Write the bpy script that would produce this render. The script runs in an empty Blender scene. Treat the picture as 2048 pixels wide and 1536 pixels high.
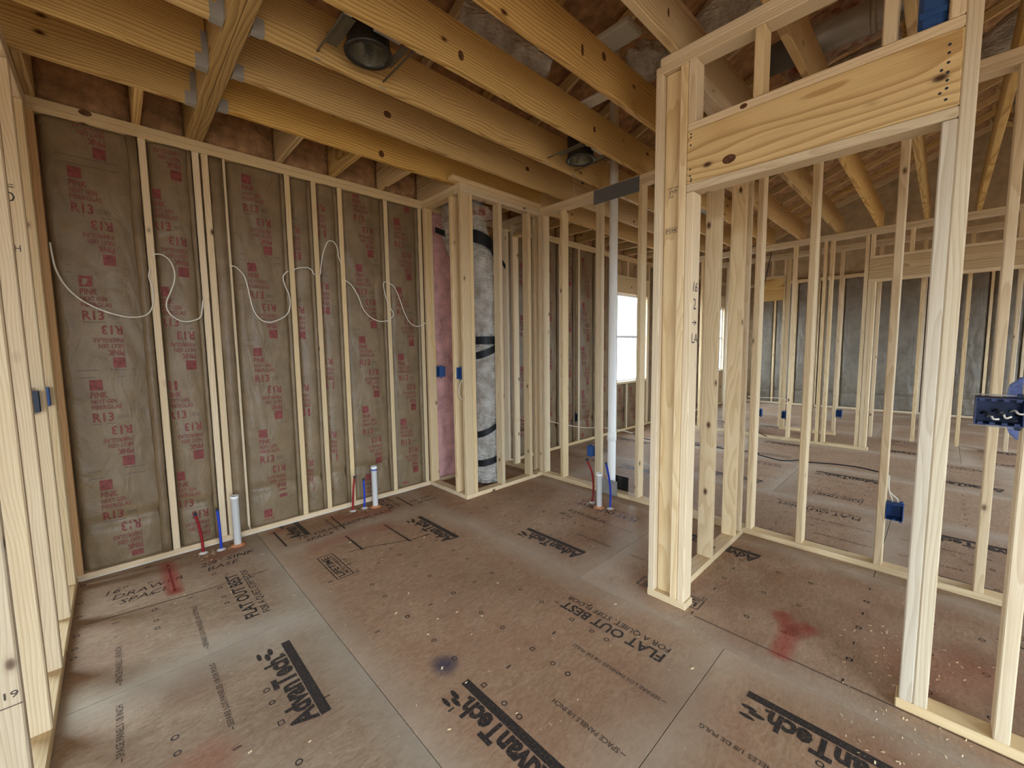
import bpy, bmesh, math, random
from mathutils import Vector, noise, Matrix
random.seed(7)
scene = bpy.context.scene
C = scene.collection

# ---------------------------------------------------------------- camera, light, exposure
F_PX, YAW, PITCH, ROLL, CAM_H = 826.6, math.radians(46.189), math.radians(-5.084), math.radians(-0.736), 1.371
_f = Vector((math.cos(PITCH)*math.cos(YAW), math.cos(PITCH)*math.sin(YAW), math.sin(PITCH)))
_r0 = Vector((math.sin(YAW), -math.cos(YAW), 0)); _u0 = _r0.cross(_f)
_r = _r0*math.cos(ROLL) + _u0*math.sin(ROLL); _u = -_r0*math.sin(ROLL) + _u0*math.cos(ROLL)
cam = bpy.data.cameras.new('camera'); cam.sensor_width = 36; cam.lens = F_PX/2048*36
cam.clip_start = 0.05; cam.clip_end = 200
cam_o = bpy.data.objects.new('camera', cam); C.objects.link(cam_o)
cam_o.matrix_world = Matrix(((_r.x, _u.x, -_f.x, 0), (_r.y, _u.y, -_f.y, 0), (_r.z, _u.z, -_f.z, CAM_H), (0, 0, 0, 1)))
scene.camera = cam_o
scene.view_settings.view_transform = 'Standard'; scene.view_settings.look = 'None'
scene.view_settings.gamma = 1; scene.view_settings.use_curve_mapping = False
scene.view_settings.exposure = 1.45

world = bpy.data.worlds.new('overcast_sky'); scene.world = world; world.use_nodes = True
_bg = world.node_tree.nodes['Background']
_bg.inputs[0].default_value = (0.76, 0.94, 1.12, 1); _bg.inputs[1].default_value = 7.0

def portal(name, loc, normal, w, h):
    """window / door opening through which the sky is sampled"""
    l = bpy.data.lights.new(name, 'AREA'); l.shape = 'RECTANGLE'; l.size = w; l.size_y = h
    l.cycles.is_portal = True
    o = bpy.data.objects.new(name, l); C.objects.link(o); o.location = loc
    o.rotation_euler = Vector(normal).to_track_quat('-Z', 'Z').to_euler()
    return o

def px(x, y, axis, val):
    """photo pixel -> point on an axis-aligned plane of the house"""
    d = _f*F_PX + _r*(x-1024) - _u*(y-768); o = Vector((0, 0, CAM_H)); i = 'XYZ'.index(axis)
    return o + d*((val-o[i])/d[i])

# ---------------------------------------------------------------- materials
def lin(r, g, b, a=1):
    f = lambda c: (c/12.92 if c <= .04045 else ((c+.055)/1.055)**2.4)
    return (f(r/255), f(g/255), f(b/255), a)
class NT:
    def __init__(s, name, rough=.6, spec=.3, metal=0):
        s.m = bpy.data.materials.new(name); s.m.use_nodes = True; s.t = s.m.node_tree
        s.b = s.t.nodes['Principled BSDF']; s.i('Roughness', rough); s.i('Specular IOR Level', spec); s.i('Metallic', metal)
    def i(s, k, v):
        if hasattr(v, 'links'): s.t.links.new(v, s.b.inputs[k])
        else: s.b.inputs[k].default_value = v
        return s
    def n(s, typ, ins=None, **kw):
        nd = s.t.nodes.new(typ)
        for k, v in kw.items(): setattr(nd, k, v)
        for k, v in (ins or {}).items():
            if hasattr(v, 'links'): s.t.links.new(v, nd.inputs[k])
            else: nd.inputs[k].default_value = v
        return nd
    def math(s, op, a, b=0, c=None):
        ins = {0: a, 1: b}
        if c is not None: ins[2] = c
        return s.n('ShaderNodeMath', ins, operation=op).outputs[0]
    def vmath(s, op, a, b): return s.n('ShaderNodeVectorMath', {0: a, 1: b}, operation=op).outputs[0]
    def noise(s, v, scale, detail=3, rough=.5): return s.n('ShaderNodeTexNoise', {'Vector': v, 'Scale': scale, 'Detail': detail, 'Roughness': rough}).outputs[0]
    def ramp(s, fac, stops, interp='LINEAR'):
        nd = s.n('ShaderNodeValToRGB', {0: fac}); cr = nd.color_ramp; cr.interpolation = interp
        while len(cr.elements) < len(stops): cr.elements.new(.5)
        for e, (p, c) in zip(cr.elements, stops): e.position = p; e.color = c if len(c) == 4 else (*c, 1)
        return nd.outputs[0]
    def mix(s, fac, a, b, blend='MIX'):
        nd = s.n('ShaderNodeMix', data_type='RGBA', blend_type=blend)
        for sock, v in ((nd.inputs[0], fac), (nd.inputs[6], a), (nd.inputs[7], b)):
            if hasattr(v, 'links'): s.t.links.new(v, sock)
            else: sock.default_value = v
        return nd.outputs[2]
    def bump(s, h, strength=.3, dist=.01):
        return s.i('Normal', s.n('ShaderNodeBump', {'Height': h, 'Strength': strength, 'Distance': dist}).outputs[0])
W = (1, 1, 1, 1); K = (0, 0, 0, 1)
def g(v): return (v, v, v, 1)

def make_pine(name, light, mid, dark, knot, freq=80.0, rmix=.75):
    m = NT(name, .62, .25)
    obj = m.n('ShaderNodeTexCoord').outputs['Object']; info = m.n('ShaderNodeObjectInfo')
    rnd = info.outputs['Random']
    off = m.n('ShaderNodeCombineXYZ', {0: m.math('MULTIPLY_ADD', rnd, .14, .03), 1: m.math('MULTIPLY', m.math('FRACT', m.math('MULTIPLY', rnd, 7.13)), .12), 2: m.math('MULTIPLY', rnd, 37.0)}).outputs[0]
    p = m.vmath('ADD', obj, off)
    sep = m.n('ShaderNodeSeparateXYZ', {0: p})
    wob = m.noise(m.vmath('MULTIPLY', p, (5, 5, 1.1)), 1.0, 2)
    x2 = m.math('MULTIPLY_ADD', wob, .12, sep.outputs[0])
    r = m.math('SQRT', m.math('ADD', m.math('MULTIPLY', x2, x2), m.math('MULTIPLY', sep.outputs[1], sep.outputs[1])))
    ring = m.math('FRACT', m.math('MULTIPLY', r, freq))
    grain = m.noise(m.vmath('MULTIPLY', p, (260, 260, 5)), 1.0, 3, .6)
    big = m.noise(m.vmath('MULTIPLY', p, (9, 9, 1.3)), 1.0, 3)
    col = m.ramp(ring, [(0, light), (.5, mid), (.86, dark), (.94, dark), (1, light)])
    col = m.mix(rmix, m.ramp(big, [(.3, light), (.7, mid)]), col)
    col = m.mix(.22, col, m.ramp(grain, [(.35, dark), (.6, light)]))
    vor = m.n('ShaderNodeTexVoronoi', {'Vector': m.vmath('MULTIPLY', p, (7.5, 7.5, 4.2)), 'Scale': 1.0})
    pick = m.math('GREATER_THAN', m.n('ShaderNodeSeparateColor', {0: vor.outputs['Color']}).outputs[0], .18)
    kn = m.math('MULTIPLY', m.ramp(vor.outputs['Distance'], [(.035, W), (.07, g(.75)), (.10, g(.18)), (.16, K)]), pick)
    col = m.mix(kn, col, knot)
    col = m.mix(1.0, col, info.outputs['Color'], 'MULTIPLY')
    hv = m.n('ShaderNodeHueSaturation', {'Saturation': m.math('MULTIPLY_ADD', rnd, .25, .88), 'Value': m.math('MULTIPLY_ADD', m.math('FRACT', m.math('MULTIPLY', rnd, 3.7)), .22, .9), 'Color': col})
    m.i('Base Color', hv.outputs[0]); m.bump(grain, .15, .004)
    return m.m
PINE = make_pine('pine_framing', lin(222, 200, 163), lin(212, 186, 147), lin(186, 154, 112), lin(88, 56, 34), 90, .55)
JOIST = make_pine('pine_joist', lin(212, 182, 130), lin(200, 167, 114), lin(150, 112, 66), lin(76, 42, 22), 62, .8)

HEADER = make_pine('pine_header', lin(214, 184, 132), lin(204, 172, 120), lin(164, 124, 74), lin(70, 44, 26), 48, .85)

def plain(name, col, rough=.6, spec=.3, metal=0, var=0, vscale=20, bump=0, bscale=80, bd=.01):
    m = NT(name, rough, spec, metal)
    o = m.n('ShaderNodeTexCoord').outputs['Object']
    if var:
        n = m.noise(o, vscale, 4)
        m.i('Base Color', m.mix(m.ramp(n, [(.3, K), (.7, W)]), tuple(c*(1-var) for c in col[:3])+(1,), tuple(min(1, c*(1+var)) for c in col[:3])+(1,)))
    else: m.i('Base Color', col)
    if bump: m.bump(m.noise(o, bscale, 5, .6), bump, bd)
    return m.m
def make_kraft(name, a, b, rough, bs):
    m = NT(name, rough, .35)
    o = m.n('ShaderNodeTexCoord').outputs['Object']; info = m.n('ShaderNodeObjectInfo')
    p = m.vmath('ADD', o, m.n('ShaderNodeCombineXYZ', {0: m.math('MULTIPLY', info.outputs['Random'], 50.0)}).outputs[0])
    n1 = m.noise(p, 6, 5, .6); n2 = m.noise(p, 260, 2, .6)
    c = m.mix(m.ramp(n1, [(.3, K), (.7, W)]), a, b)
    c = m.mix(.14, c, m.ramp(n2, [(.3, K), (.7, W)]), 'OVERLAY')
    m.i('Base Color', c)
    wr = m.n('ShaderNodeTexNoise', {'Vector': m.vmath('MULTIPLY', p, (1, 1, .45)), 'Scale': 9, 'Detail': 4, 'Roughness': .55, 'Distortion': 1.2}).outputs[0]
    m.bump(m.math('ADD', wr, m.math('MULTIPLY', n2, .03)), bs, .03)
    return m.m
KRAFT = make_kraft('kraft_facing', lin(114, 94, 68), lin(134, 112, 83), .42, .42)
KRAFT_FAR = make_kraft('grey_facing', lin(106, 95, 80), lin(128, 116, 99), .38, .9)
BROWN_FIBRE = plain('brown_fibreglass', lin(178, 136, 98), .95, .05, 0, .35, 14, .9, 60, .03)
PINK = plain('pink_fibreglass', lin(226, 172, 166), .95, .05, 0, .22, 9, .9, 45, .03)
INK_RED = plain('red_print', lin(122, 60, 54), .6, .3, 0, .28, 45)
INK_RED2 = INK_RED
PVC = plain('white_pvc', lin(244, 242, 236), .35, .4)
PEX_RED = plain('red_pex', lin(138, 30, 36), .4); PEX_BLUE = plain('blue_pex', lin(40, 62, 168), .4)
BOXBLUE = plain('blue_box_plastic', lin(44, 76, 128), .45); BOXDARK = plain('dark_box_plastic', lin(44, 52, 64), .5)
BAGBLUE = plain('blue_bag_plastic', lin(120, 140, 205), .3, .5, 0, .2, 20, .8, 25, .02)
CABLE = plain('white_cable', lin(224, 216, 200), .5); CABLE_Y = plain('yellow_cable', lin(214, 178, 96), .5); CABLE_K = plain('black_cable', lin(34, 34, 36), .5)
STEEL = plain('galvanised_steel', lin(168, 166, 160), .4, .5, .45, .15, 8)
GREYPLATE = plain('dull_nail_plate', lin(112, 112, 112), .55, .4, .25)
DARKSTEEL = plain('dark_can_steel', lin(52, 50, 46), .3, .6, .6)
REFLECTOR = plain('can_reflector', lin(190, 186, 172), .16, .6, .9, .2, 30, .3, 30)
BLACKTAPE = plain('black_strap', lin(22, 22, 24), .55)
CAULK = plain('white_caulk', lin(216, 212, 204), .6); FOAM = plain('orange_foam', lin(206, 138, 92), .8, .2, 0, .3, 60, .8, 60)
CHALK = plain('spray_orange', lin(228, 96, 66), .7)
INK = NT('black_ink', .6)
_o = INK.n('ShaderNodeTexCoord').outputs['Object']
INK.i('Base Color', INK.mix(INK.ramp(INK.noise(_o, 120, 4, .7), [(.48, K), (.72, W)]), lin(48, 44, 42), lin(104, 86, 72))); INK = INK.m
INK_FAINT = plain('faded_ink', lin(84, 70, 60), .6, .3, 0, .3, 90)
MARKER = plain('marker', lin(62, 50, 44), .6)
PENCIL = plain('pencil_line', lin(98, 78, 64), .6)
PAINTW = plain('white_frame', lin(236, 238, 240), .4)
ROOFDECK = plain('roof_deck', lin(160, 128, 92), .9, .1, 0, .3, 5)
SHEATH = plain('sheathing', lin(168, 142, 108), .85, .1, 0, .2, 7)
SHAVING = plain('wood_shaving', lin(232, 208, 164), .7)
GROUND = plain('red_clay_soil', lin(146, 128, 110), .9, .1, 0, .15, 3); SIDING = plain('white_siding', lin(238, 238, 236), .6)
DARKGLASS = plain('dark_window_glass', lin(42, 66, 70), .1, .5)
m = NT('foil_wrap', .15, .8, .42); _o = m.n('ShaderNodeTexCoord').outputs['Object']
_v = m.n('ShaderNodeTexVoronoi', {'Vector': m.vmath('MULTIPLY', _o, (1, 1, 2.2)), 'Scale': 26}).outputs['Distance']
m.i('Base Color', m.ramp(m.noise(_o, 12, 4), [(.3, lin(190, 182, 168)), (.7, lin(246, 243, 236))])); m.bump(m.math('ADD', _v, m.noise(_o, 60, 4, .7)), 1.0, .022); FOIL = m.m
m = NT('pink_wrap', .3, .5, .35); _o = m.n('ShaderNodeTexCoord').outputs['Object']
m.i('Base Color', m.ramp(m.noise(_o, 16, 4), [(.35, lin(150, 92, 70)), (.65, lin(222, 204, 188))])); m.bump(m.noise(_o, 30, 5, .7), 1.0, .03); PINKWRAP = m.m
m = NT('window_glass', 0.0, .5); m.i('Base Color', W); m.i('Transmission Weight', 1.0); m.i('IOR', 1.0); GLASS = m.m

# subfloor: strand board with dust trodden along the panel joints
m = NT('strand_board', .7, .2)
_o = m.n('ShaderNodeTexCoord').outputs['Object']; _inf = m.n('ShaderNodeObjectInfo')
_p = m.vmath('ADD', _o, m.n('ShaderNodeCombineXYZ', {2: m.math('MULTIPLY', _inf.outputs['Random'], 60.0)}).outputs[0])
_st = m.n('ShaderNodeTexNoise', {'Vector': m.vmath('MULTIPLY', _p, (16, 40, 1)), 'Scale': 1, 'Detail': 5, 'Roughness': .65, 'Distortion': 1.6}).outputs[0]
_big = m.noise(_p, 2.3, 4, .55); _fine = m.noise(_p, 75, 3, .7); _red = m.noise(_p, 3.6, 3)
_c = m.ramp(_st, [(.25, lin(158, 128, 100)), (.5, lin(188, 157, 128)), (.78, lin(210, 184, 156))])
_c = m.mix(m.ramp(_red, [(.45, K), (.7, g(.45))]), _c, lin(176, 132, 108))
_c = m.mix(m.math('MULTIPLY', m.ramp(_fine, [(.4, K), (.75, W)]), .25), _c, lin(222, 204, 182))
_s = m.n('ShaderNodeSeparateXYZ', {0: _o})
_dx = m.math('MINIMUM', _s.outputs[0], m.math('SUBTRACT', 1.22, _s.outputs[0]))
_dy = m.math('MINIMUM', _s.outputs[1], m.math('SUBTRACT', 2.44, _s.outputs[1]))
_d = m.math('MINIMUM', m.math('MULTIPLY', _dx, 1.35), _dy)
_d = m.math('ADD', _d, m.math('MULTIPLY', m.math('SUBTRACT', _big, .5), .28))
_dust = m.math('MULTIPLY', m.ramp(_d, [(.02, W), (.22, K)]), .62)
_c = m.mix(_dust, _c, lin(212, 199, 180))
_c = m.mix(1.0, _c, _inf.outputs['Color'], 'MULTIPLY')
_c = m.mix(m.math('MULTIPLY', m.ramp(m.noise(_p, 1.1, 5, .65), [(.42, K), (.62, W)]), .35), _c, m.mix(1.0, _c, lin(196, 180, 168), 'MULTIPLY'))
m.i('Base Color', _c); m.bump(_st, .2, .003); BOARD = m.m

# soft-edged spray paint: pigment density stored per vertex
def spray_mat(name, col, dens=.6):
    m = NT(name, .75); at = m.n('ShaderNodeAttribute', attribute_name='dens').outputs['Fac']
    o = m.n('ShaderNodeTexCoord').outputs['Object']
    a = m.math('MULTIPLY', m.math('POWER', at, .9), m.math('MULTIPLY_ADD', m.noise(o, 70, 4, .7), .9, .25))
    m.i('Base Color', col); m.i('Alpha', m.math('MINIMUM', m.math('MULTIPLY', a, dens), 1.0)); return m.m
SPRAY_R = spray_mat('spray_red', lin(196, 66, 58)); SPRAY_B = spray_mat('spray_blue', lin(40, 56, 92), .8); SPRAY_O = spray_mat('spray_orange_dust', lin(206, 116, 88), .33)

# ---------------------------------------------------------------- builders
def link(name, me, mat=None, parent=None, loc=(0, 0, 0), rot=None, smooth=False):
    o = bpy.data.objects.new(name, me); C.objects.link(o)
    loc = Vector(loc)
    if parent is not None:
        o.parent = parent; q = parent
        while q is not None: loc = loc - q.location; q = q.parent
    o.location = loc
    if rot: o.rotation_euler = rot
    if mat and me and not me.materials: me.materials.append(mat)
    if smooth:
        for f in me.polygons: f.use_smooth = True
    return o
def tag(o, label, cat, group=None):
    o['label'] = label; o['category'] = cat
    if group: o['group'] = group
    return o
def thing(name, label, cat, loc=(0, 0, 0), group=None):
    o = bpy.data.objects.new(name, None); C.objects.link(o); o.location = loc; o.empty_display_size = .05
    return tag(o, label, cat, group)
def struct(name, loc=(0, 0, 0), me=None, mat=None):
    o = link(name, me, mat, None, loc) if me else bpy.data.objects.new(name, None)
    if not me: C.objects.link(o); o.location = loc; o.empty_display_size = .05
    o['kind'] = 'structure'; return o
_cache = {}
def box_mesh(sx, sy, sz, bev=.0025):
    key = (round(sx, 4), round(sy, 4), round(sz, 4), bev)
    bm = bmesh.new(); bmesh.ops.create_cube(bm, size=1)
    bmesh.ops.scale(bm, vec=(sx, sy, sz), verts=bm.verts)
    if bev: bmesh.ops.bevel(bm, geom=bm.edges[:], offset=min(bev, min(sx, sy, sz)*.3), segments=1, affect='EDGES')
    me = bpy.data.meshes.new('board'); bm.to_mesh(me); bm.free(); return me
def lum(name, par, x0, x1, y0, y1, z0, z1, mat=None, tint=1.0, bev=.004):
    """a board: grain runs along its longest side (local Z)"""
    mat = mat or PINE
    d = (abs(x1-x0), abs(y1-y0), abs(z1-z0)); ax = d.index(max(d))
    if ax == 2: s, rot = d, None
    elif ax == 0: s, rot = (d[2], d[1], d[0]), (0, math.pi/2, 0)
    else: s, rot = (d[0], d[2], d[1]), (-math.pi/2, 0, 0)
    key = (*[round(v, 3) for v in s], mat.name, bev)
    if key not in _cache:
        _cache[key] = box_mesh(*s, bev); _cache[key].materials.append(mat)
    o = link(name, _cache[key], None, par, ((x0+x1)/2, (y0+y1)/2, (z0+z1)/2), rot)
    t = tint if isinstance(tint, tuple) else (tint, tint, tint)
    o.color = (*t, 1); return o
def box(name, par, x0, x1, y0, y1, z0, z1, mat, bev=.002):
    me = box_mesh(abs(x1-x0), abs(y1-y0), abs(z1-z0), bev); me.materials.append(mat)
    return link(name, me, None, par, ((x0+x1)/2, (y0+y1)/2, (z0+z1)/2))
def mesh_of(verts, faces, mat=None, smooth=False, name='mesh'):
    me = bpy.data.meshes.new(name); me.from_pydata([tuple(v) for v in verts], [], faces); me.update()
    if mat: me.materials.append(mat)
    if smooth:
        for f in me.polygons: f.use_smooth = True
    return me
def smooth_path(pts, n=6):
    P = [Vector(p) for p in pts]
    if len(P) < 3: return P
    P = [2*P[0]-P[1]] + P + [2*P[-1]-P[-2]]; out = []
    for i in range(1, len(P)-2):
        a, b, c, d = P[i-1:i+3]
        for k in range(n):
            t = k/n
            out.append(.5*((2*b)+(c-a)*t+(2*a-5*b+4*c-d)*t*t+(3*b-a-3*c+d)*t**3))
    out.append(P[-2]); return out
def tube_mesh(path, rad, n=10, mat=None, cap=True, jit=0, seed=0):
    V = []; Fc = []; N = len(path); path = [Vector(p) for p in path]
    R = rad if callable(rad) else (lambda t: rad)
    up = None
    for i, p in enumerate(path):
        t = (path[min(i+1, N-1)]-path[max(i-1, 0)]).normalized()
        if up is None: up = t.orthogonal().normalized()
        up = (up - t*up.dot(t)).normalized(); sd = t.cross(up)
        for k in range(n):
            a = 2*math.pi*k/n; d = up*math.cos(a)+sd*math.sin(a); r = R(i/max(1, N-1))
            if jit: r *= 1 + jit*noise.noise(Vector((p.x*9+seed, p.z*9+p.y*5, k*.9)))*1.0 + jit*.5*noise.noise(p*40+d*3)
            V.append(p+d*r)
    for i in range(N-1):
        for k in range(n):
            Fc.append((i*n+k, i*n+(k+1) % n, (i+1)*n+(k+1) % n, (i+1)*n+k))
    if cap: Fc += [tuple(range(n-1, -1, -1)), tuple(range((N-1)*n, N*n))]
    return mesh_of(V, Fc, mat, True, 'tube')
def tube(name, pts, rad, mat, par=None, n=8, sm=6, **kw):
    base = Vector(pts[0]); path = [p-base for p in smooth_path(pts, sm)]
    return link(name, tube_mesh(path, rad, n, mat, **kw), None, par, base)
def lathe(prof, n=24, mat=None, smooth=True):
    """(radius, z) profile turned about Z"""
    V = []; Fc = []
    for r, z in prof:
        for k in range(n): a = 2*math.pi*k/n; V.append((r*math.cos(a), r*math.sin(a), z))
    for i in range(len(prof)-1):
        for k in range(n): Fc.append((i*n+k, i*n+(k+1) % n, (i+1)*n+(k+1) % n, (i+1)*n+k))
    return mesh_of(V, Fc, mat, smooth, 'turned')
_tc = {}
def text2d(body, bold=0.0, shear=0.0):
    """glyph outlines as flat triangles, cap height 1, starting at u = 0"""
    key = (body, bold, shear)
    if key in _tc: return _tc[key]
    cu = bpy.data.curves.new('glyphs', 'FONT'); cu.body = body; cu.size = 1.0; cu.resolution_u = 2; cu.offset = bold; cu.shear = shear
    o = bpy.data.objects.new('glyphs', cu); C.objects.link(o)
    dg = bpy.context.evaluated_depsgraph_get(); me = bpy.data.meshes.new_from_object(o.evaluated_get(dg))
    vs = [(v.co.x, v.co.y) for v in me.vertices]; fs = [tuple(p.vertices) for p in me.polygons]
    bpy.data.objects.remove(o); bpy.data.curves.remove(cu); bpy.data.meshes.remove(me)
    x0 = min(v[0] for v in vs); x1 = max(v[0] for v in vs)
    h = .72
    _tc[key] = ([((v[0]-x0)/h, v[1]/h) for v in vs], fs, (x1-x0)/h)
    return _tc[key]
class Print:
    """flat print gathered in (u, v) metres, then laid on a surface"""
    def __init__(s): s.v = []; s.f = []
    def add(s, vs, fs): b = len(s.v); s.v += vs; s.f += [tuple(i+b for i in f) for f in fs]; return s
    def text(s, body, u, v, h, w=None, bold=0.0, shear=0.0, flip=False):
        vs, fs, tw = text2d(body, bold, shear); k = (w/tw) if w else h
        sg = -1 if flip else 1
        return s.add([(u+sg*a*k, v+sg*b*h) for a, b in vs], fs)
    def rect(s, u0, u1, v0, v1): return s.add([(u0, v0), (u1, v0), (u1, v1), (u0, v1)], [(0, 1, 2, 3)])
    def frame(s, u0, u1, v0, v1, t): return s.rect(u0, u1, v0, v0+t).rect(u0, u1, v1-t, v1).rect(u0, u0+t, v0+t, v1-t).rect(u1-t, u1, v0+t, v1-t)
    def ring(s, u, v, r, n=10, t=.3, sq=False):
        n = 4 if sq else n; vs = []
        for q in (r, r*(1-t)):
            for k in range(n): a = 2*math.pi*(k+.5)/n; vs.append((u+q*math.cos(a), v+q*math.sin(a)))
        return s.add(vs, [(k, (k+1) % n, n+(k+1) % n, n+k) for k in range(n)])
    def poly(s, pts): return s.add(list(pts), [tuple(range(len(pts)))])
    def clip(s, u0, u1, v0, v1):
        bm = bmesh.new(); vs = [bm.verts.new((a, b, 0)) for a, b in s.v]
        for f in s.f:
            try: bm.faces.new([vs[i] for i in f])
            except ValueError: pass
        for co, no in (((u0, 0, 0), (-1, 0, 0)), ((u1, 0, 0), (1, 0, 0)), ((0, v0, 0), (0, -1, 0)), ((0, v1, 0), (0, 1, 0))):
            bmesh.ops.bisect_plane(bm, geom=bm.verts[:]+bm.edges[:]+bm.faces[:], plane_co=co, plane_no=no, clear_outer=True)
        bm.verts.index_update(); s.v = [(q.co.x, q.co.y) for q in bm.verts]; s.f = [tuple(q.index for q in f.verts) for f in bm.faces]; bm.free(); return s
    def mesh(s, fn, mat): return mesh_of([fn(a, b) for a, b in s.v], s.f, mat, name='print')

# ---------------------------------------------------------------- house dimensions (metres, camera stands over the origin)
YL, XT, XD, H, HP = 3.518, 3.22, 2.034, 2.77, 2.694
XC_ = 2.212
T, SW = .038, .089          # board thickness, stud depth
XW3, XW4, XFAR = 6.80, 7.65, 10.95
XB, YB = -3.6, -3.7         # outer walls behind the camera
def stud_x(par, x, y0, z0=T, z1=HP, tint=1.0, name='stud'):     # stud in a wall that runs along X; x = its low edge
    return lum(name, par, x, x+T, y0, y0+SW, z0, z1, tint=tint)
def stud_y(par, y, x0, z0=T, z1=HP, tint=1.0, name='stud'):
    return lum(name, par, x0, x0+SW, y, y+T, z0, z1, tint=tint)

# ---------------------------------------------------------------- floor
floor = struct('floor', (0, 0, 0), mesh_of([(XB, YB, -.2), (XFAR+.1, YB, -.2), (XFAR+.1, YL+.1, -.2), (XB, YL+.1, -.2), (XB, YB, -.021), (XFAR+.1, YB, -.021), (XFAR+.1, YL+.1, -.021), (XB, YL+.1, -.021)],
               [(3, 2, 1, 0), (4, 5, 6, 7), (0, 1, 5, 4), (1, 2, 6, 5), (2, 3, 7, 6), (3, 0, 4, 7)]), ROOFDECK)
# prints shared by every panel; u runs along +Y, letter tops point to -X; panel local (x, y) = (0..1.22, 0..2.44)
def on_panel(x0, y0): return lambda u, v: (x0-v, y0+u, .0006)
def logo():
    p = Print(); p.rect(0, .53, -.042, -.006)
    p.text('AdvanTech', .0, .004, .086, .445, .042); p.rect(.447, .459, .004, .018)
    for a, b, c in ((.475, .062, .5), (.50, .09, .1), (.505, .045, -.5)):
        p.poly([(a+.028*math.cos(t+c)*1.0-.0*math.sin(t), b+.009*math.sin(t)+.4*.028*math.cos(t)*c) for t in [k*math.pi/4 for k in range(8)]])
    return p
def slogan():
    p = Print(); p.text('FLAT OUT BEST', 0, .028, .062, .56, .022); p.text('TM', .572, .066, .016)
    p.text('FOR A QUIET, STIFF FLOOR', 0, -.026, .036, .575, .006); return p
def warranty():
    p = Print(); p.frame(0, .35, 0, .104, .006); p.text('LIFETIME', .022, .046, .042, .30, .02); p.text('LIMITED WARRANTY', .022, .015, .022, .30, .01); return p
def note_en(): return Print().rect(-.025, -.006, .006, .009).text('SPACE PANELS 1/8 INCH', 0, 0, .022, .29, .006)
def note_es(): return Print().rect(-.025, -.006, .006, .009).text('SEPARE LOS PANELES 1/8 DE PULG', 0, 0, .020, .42, .006)
def marks():
    p = Print()
    for k in range(0, 5):
        for c in (.313, .601, .89):
            if .03 < k*.61 < 2.41: p.ring(k*.61, -c, .0155, sq=True, t=.34)
        for c in (.15, .451, .752, 1.052):
            if .03 < k*.61 < 2.41: p.rect(k*.61-.0035, k*.61+.0035, -c-.013, -c+.013)
    for st, n in ((.4064, 10), (.488, 6)):
        for k in range(1, 7):
            if k*st < 2.41:
                for c in (.313, .601, .89): p.ring(k*st, -c, .0125, n=n, t=.36)
    return p
PR = {'logo_a': logo().mesh(on_panel(.245, .150), INK), 'logo_b': logo().mesh(on_panel(1.003, 1.757), INK),
      'slogan': slogan().mesh(on_panel(1.02, .165), INK), 'war': warranty().mesh(on_panel(.292, 1.82), INK),
      'en_a': note_en().mesh(on_panel(.47, .075), INK_FAINT), 'en_b': note_en().mesh(on_panel(.47, 2.07), INK_FAINT),
      'es_a': note_es().mesh(on_panel(.765, .075), INK_FAINT), 'es_b': note_es().mesh(on_panel(.765, 1.945), INK_FAINT), 'marks': marks().mesh(on_panel(0, 0), INK)}
BUTT = {0: -.21, 1: .613, 2: 1.43, 3: .21, 4: 1.03, 5: -.61}
pan_c = {}
for col in range(-3, 10):
    x0 = -.54+1.22*col
    b0 = BUTT.get(col % 6, 0)
    for row in range(-3, 3):
        y0 = b0+2.44*row; lo, hi = max(y0, YB), min(y0+2.44, YL+.08)
        xa, xb = max(x0, XB), min(x0+1.22, XFAR+.08)
        if hi-lo < .05 or xb-xa < .05: continue
        gp = .0016
        V = [(xa-x0+gp, lo-y0+gp, 0), (xb-x0-gp, lo-y0+gp, 0), (xb-x0-gp, hi-y0-gp, 0), (xa-x0+gp, hi-y0-gp, 0)]
        key = tuple(round(q, 3) for v in V for q in v)
        if key not in pan_c:
            pan_c[key] = mesh_of([(a, b, -.018) for a, b, _ in V]+V, [(3, 2, 1, 0), (4, 5, 6, 7), (0, 1, 5, 4), (1, 2, 6, 5), (2, 3, 7, 6), (3, 0, 4, 7)], BOARD)
        o = link('subfloor_panel', pan_c[key], None, floor, (x0, y0, 0))
        t = {0: (.76, .77, .74), 1: (.78, .71, .64)}.get(col, (.78, .74, .70)); t = tuple(c*(.95+.1*((col*7+row*5) % 5)/4) for c in t); o.color = (*t, 1)
        if -1 <= col <= 6 and hi > -1.6:
            full_lo, full_hi = lo <= y0+.01, hi >= y0+2.43
            items = []
            if full_lo or lo < y0+.1: items += ['logo_a', 'slogan', 'en_a', 'es_a']
            if hi >= y0+2.38: items += ['logo_b', 'war', 'en_b', 'es_b']
            if full_lo and full_hi: items.append('marks')
            for it in items:
                nm = {'l': 'printed_logo', 's': 'printed_slogan', 'w': 'printed_warranty', 'e': 'printed_note', 'm': 'nailing_marks'}[it[0]]
                link(nm, PR[it], None, o, (x0, y0, 0))
            if not (full_lo and full_hi):
                key2 = ('mk', round(lo-y0, 3), round(hi-y0, 3))
                if key2 not in pan_c: pan_c[key2] = marks().clip(max(.02, lo-y0+.02), min(2.42, hi-y0-.09), -2, 2).mesh(on_panel(0, 0), INK)
                link('nailing_marks', pan_c[key2], None, o, (x0, y0, 0))

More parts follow.
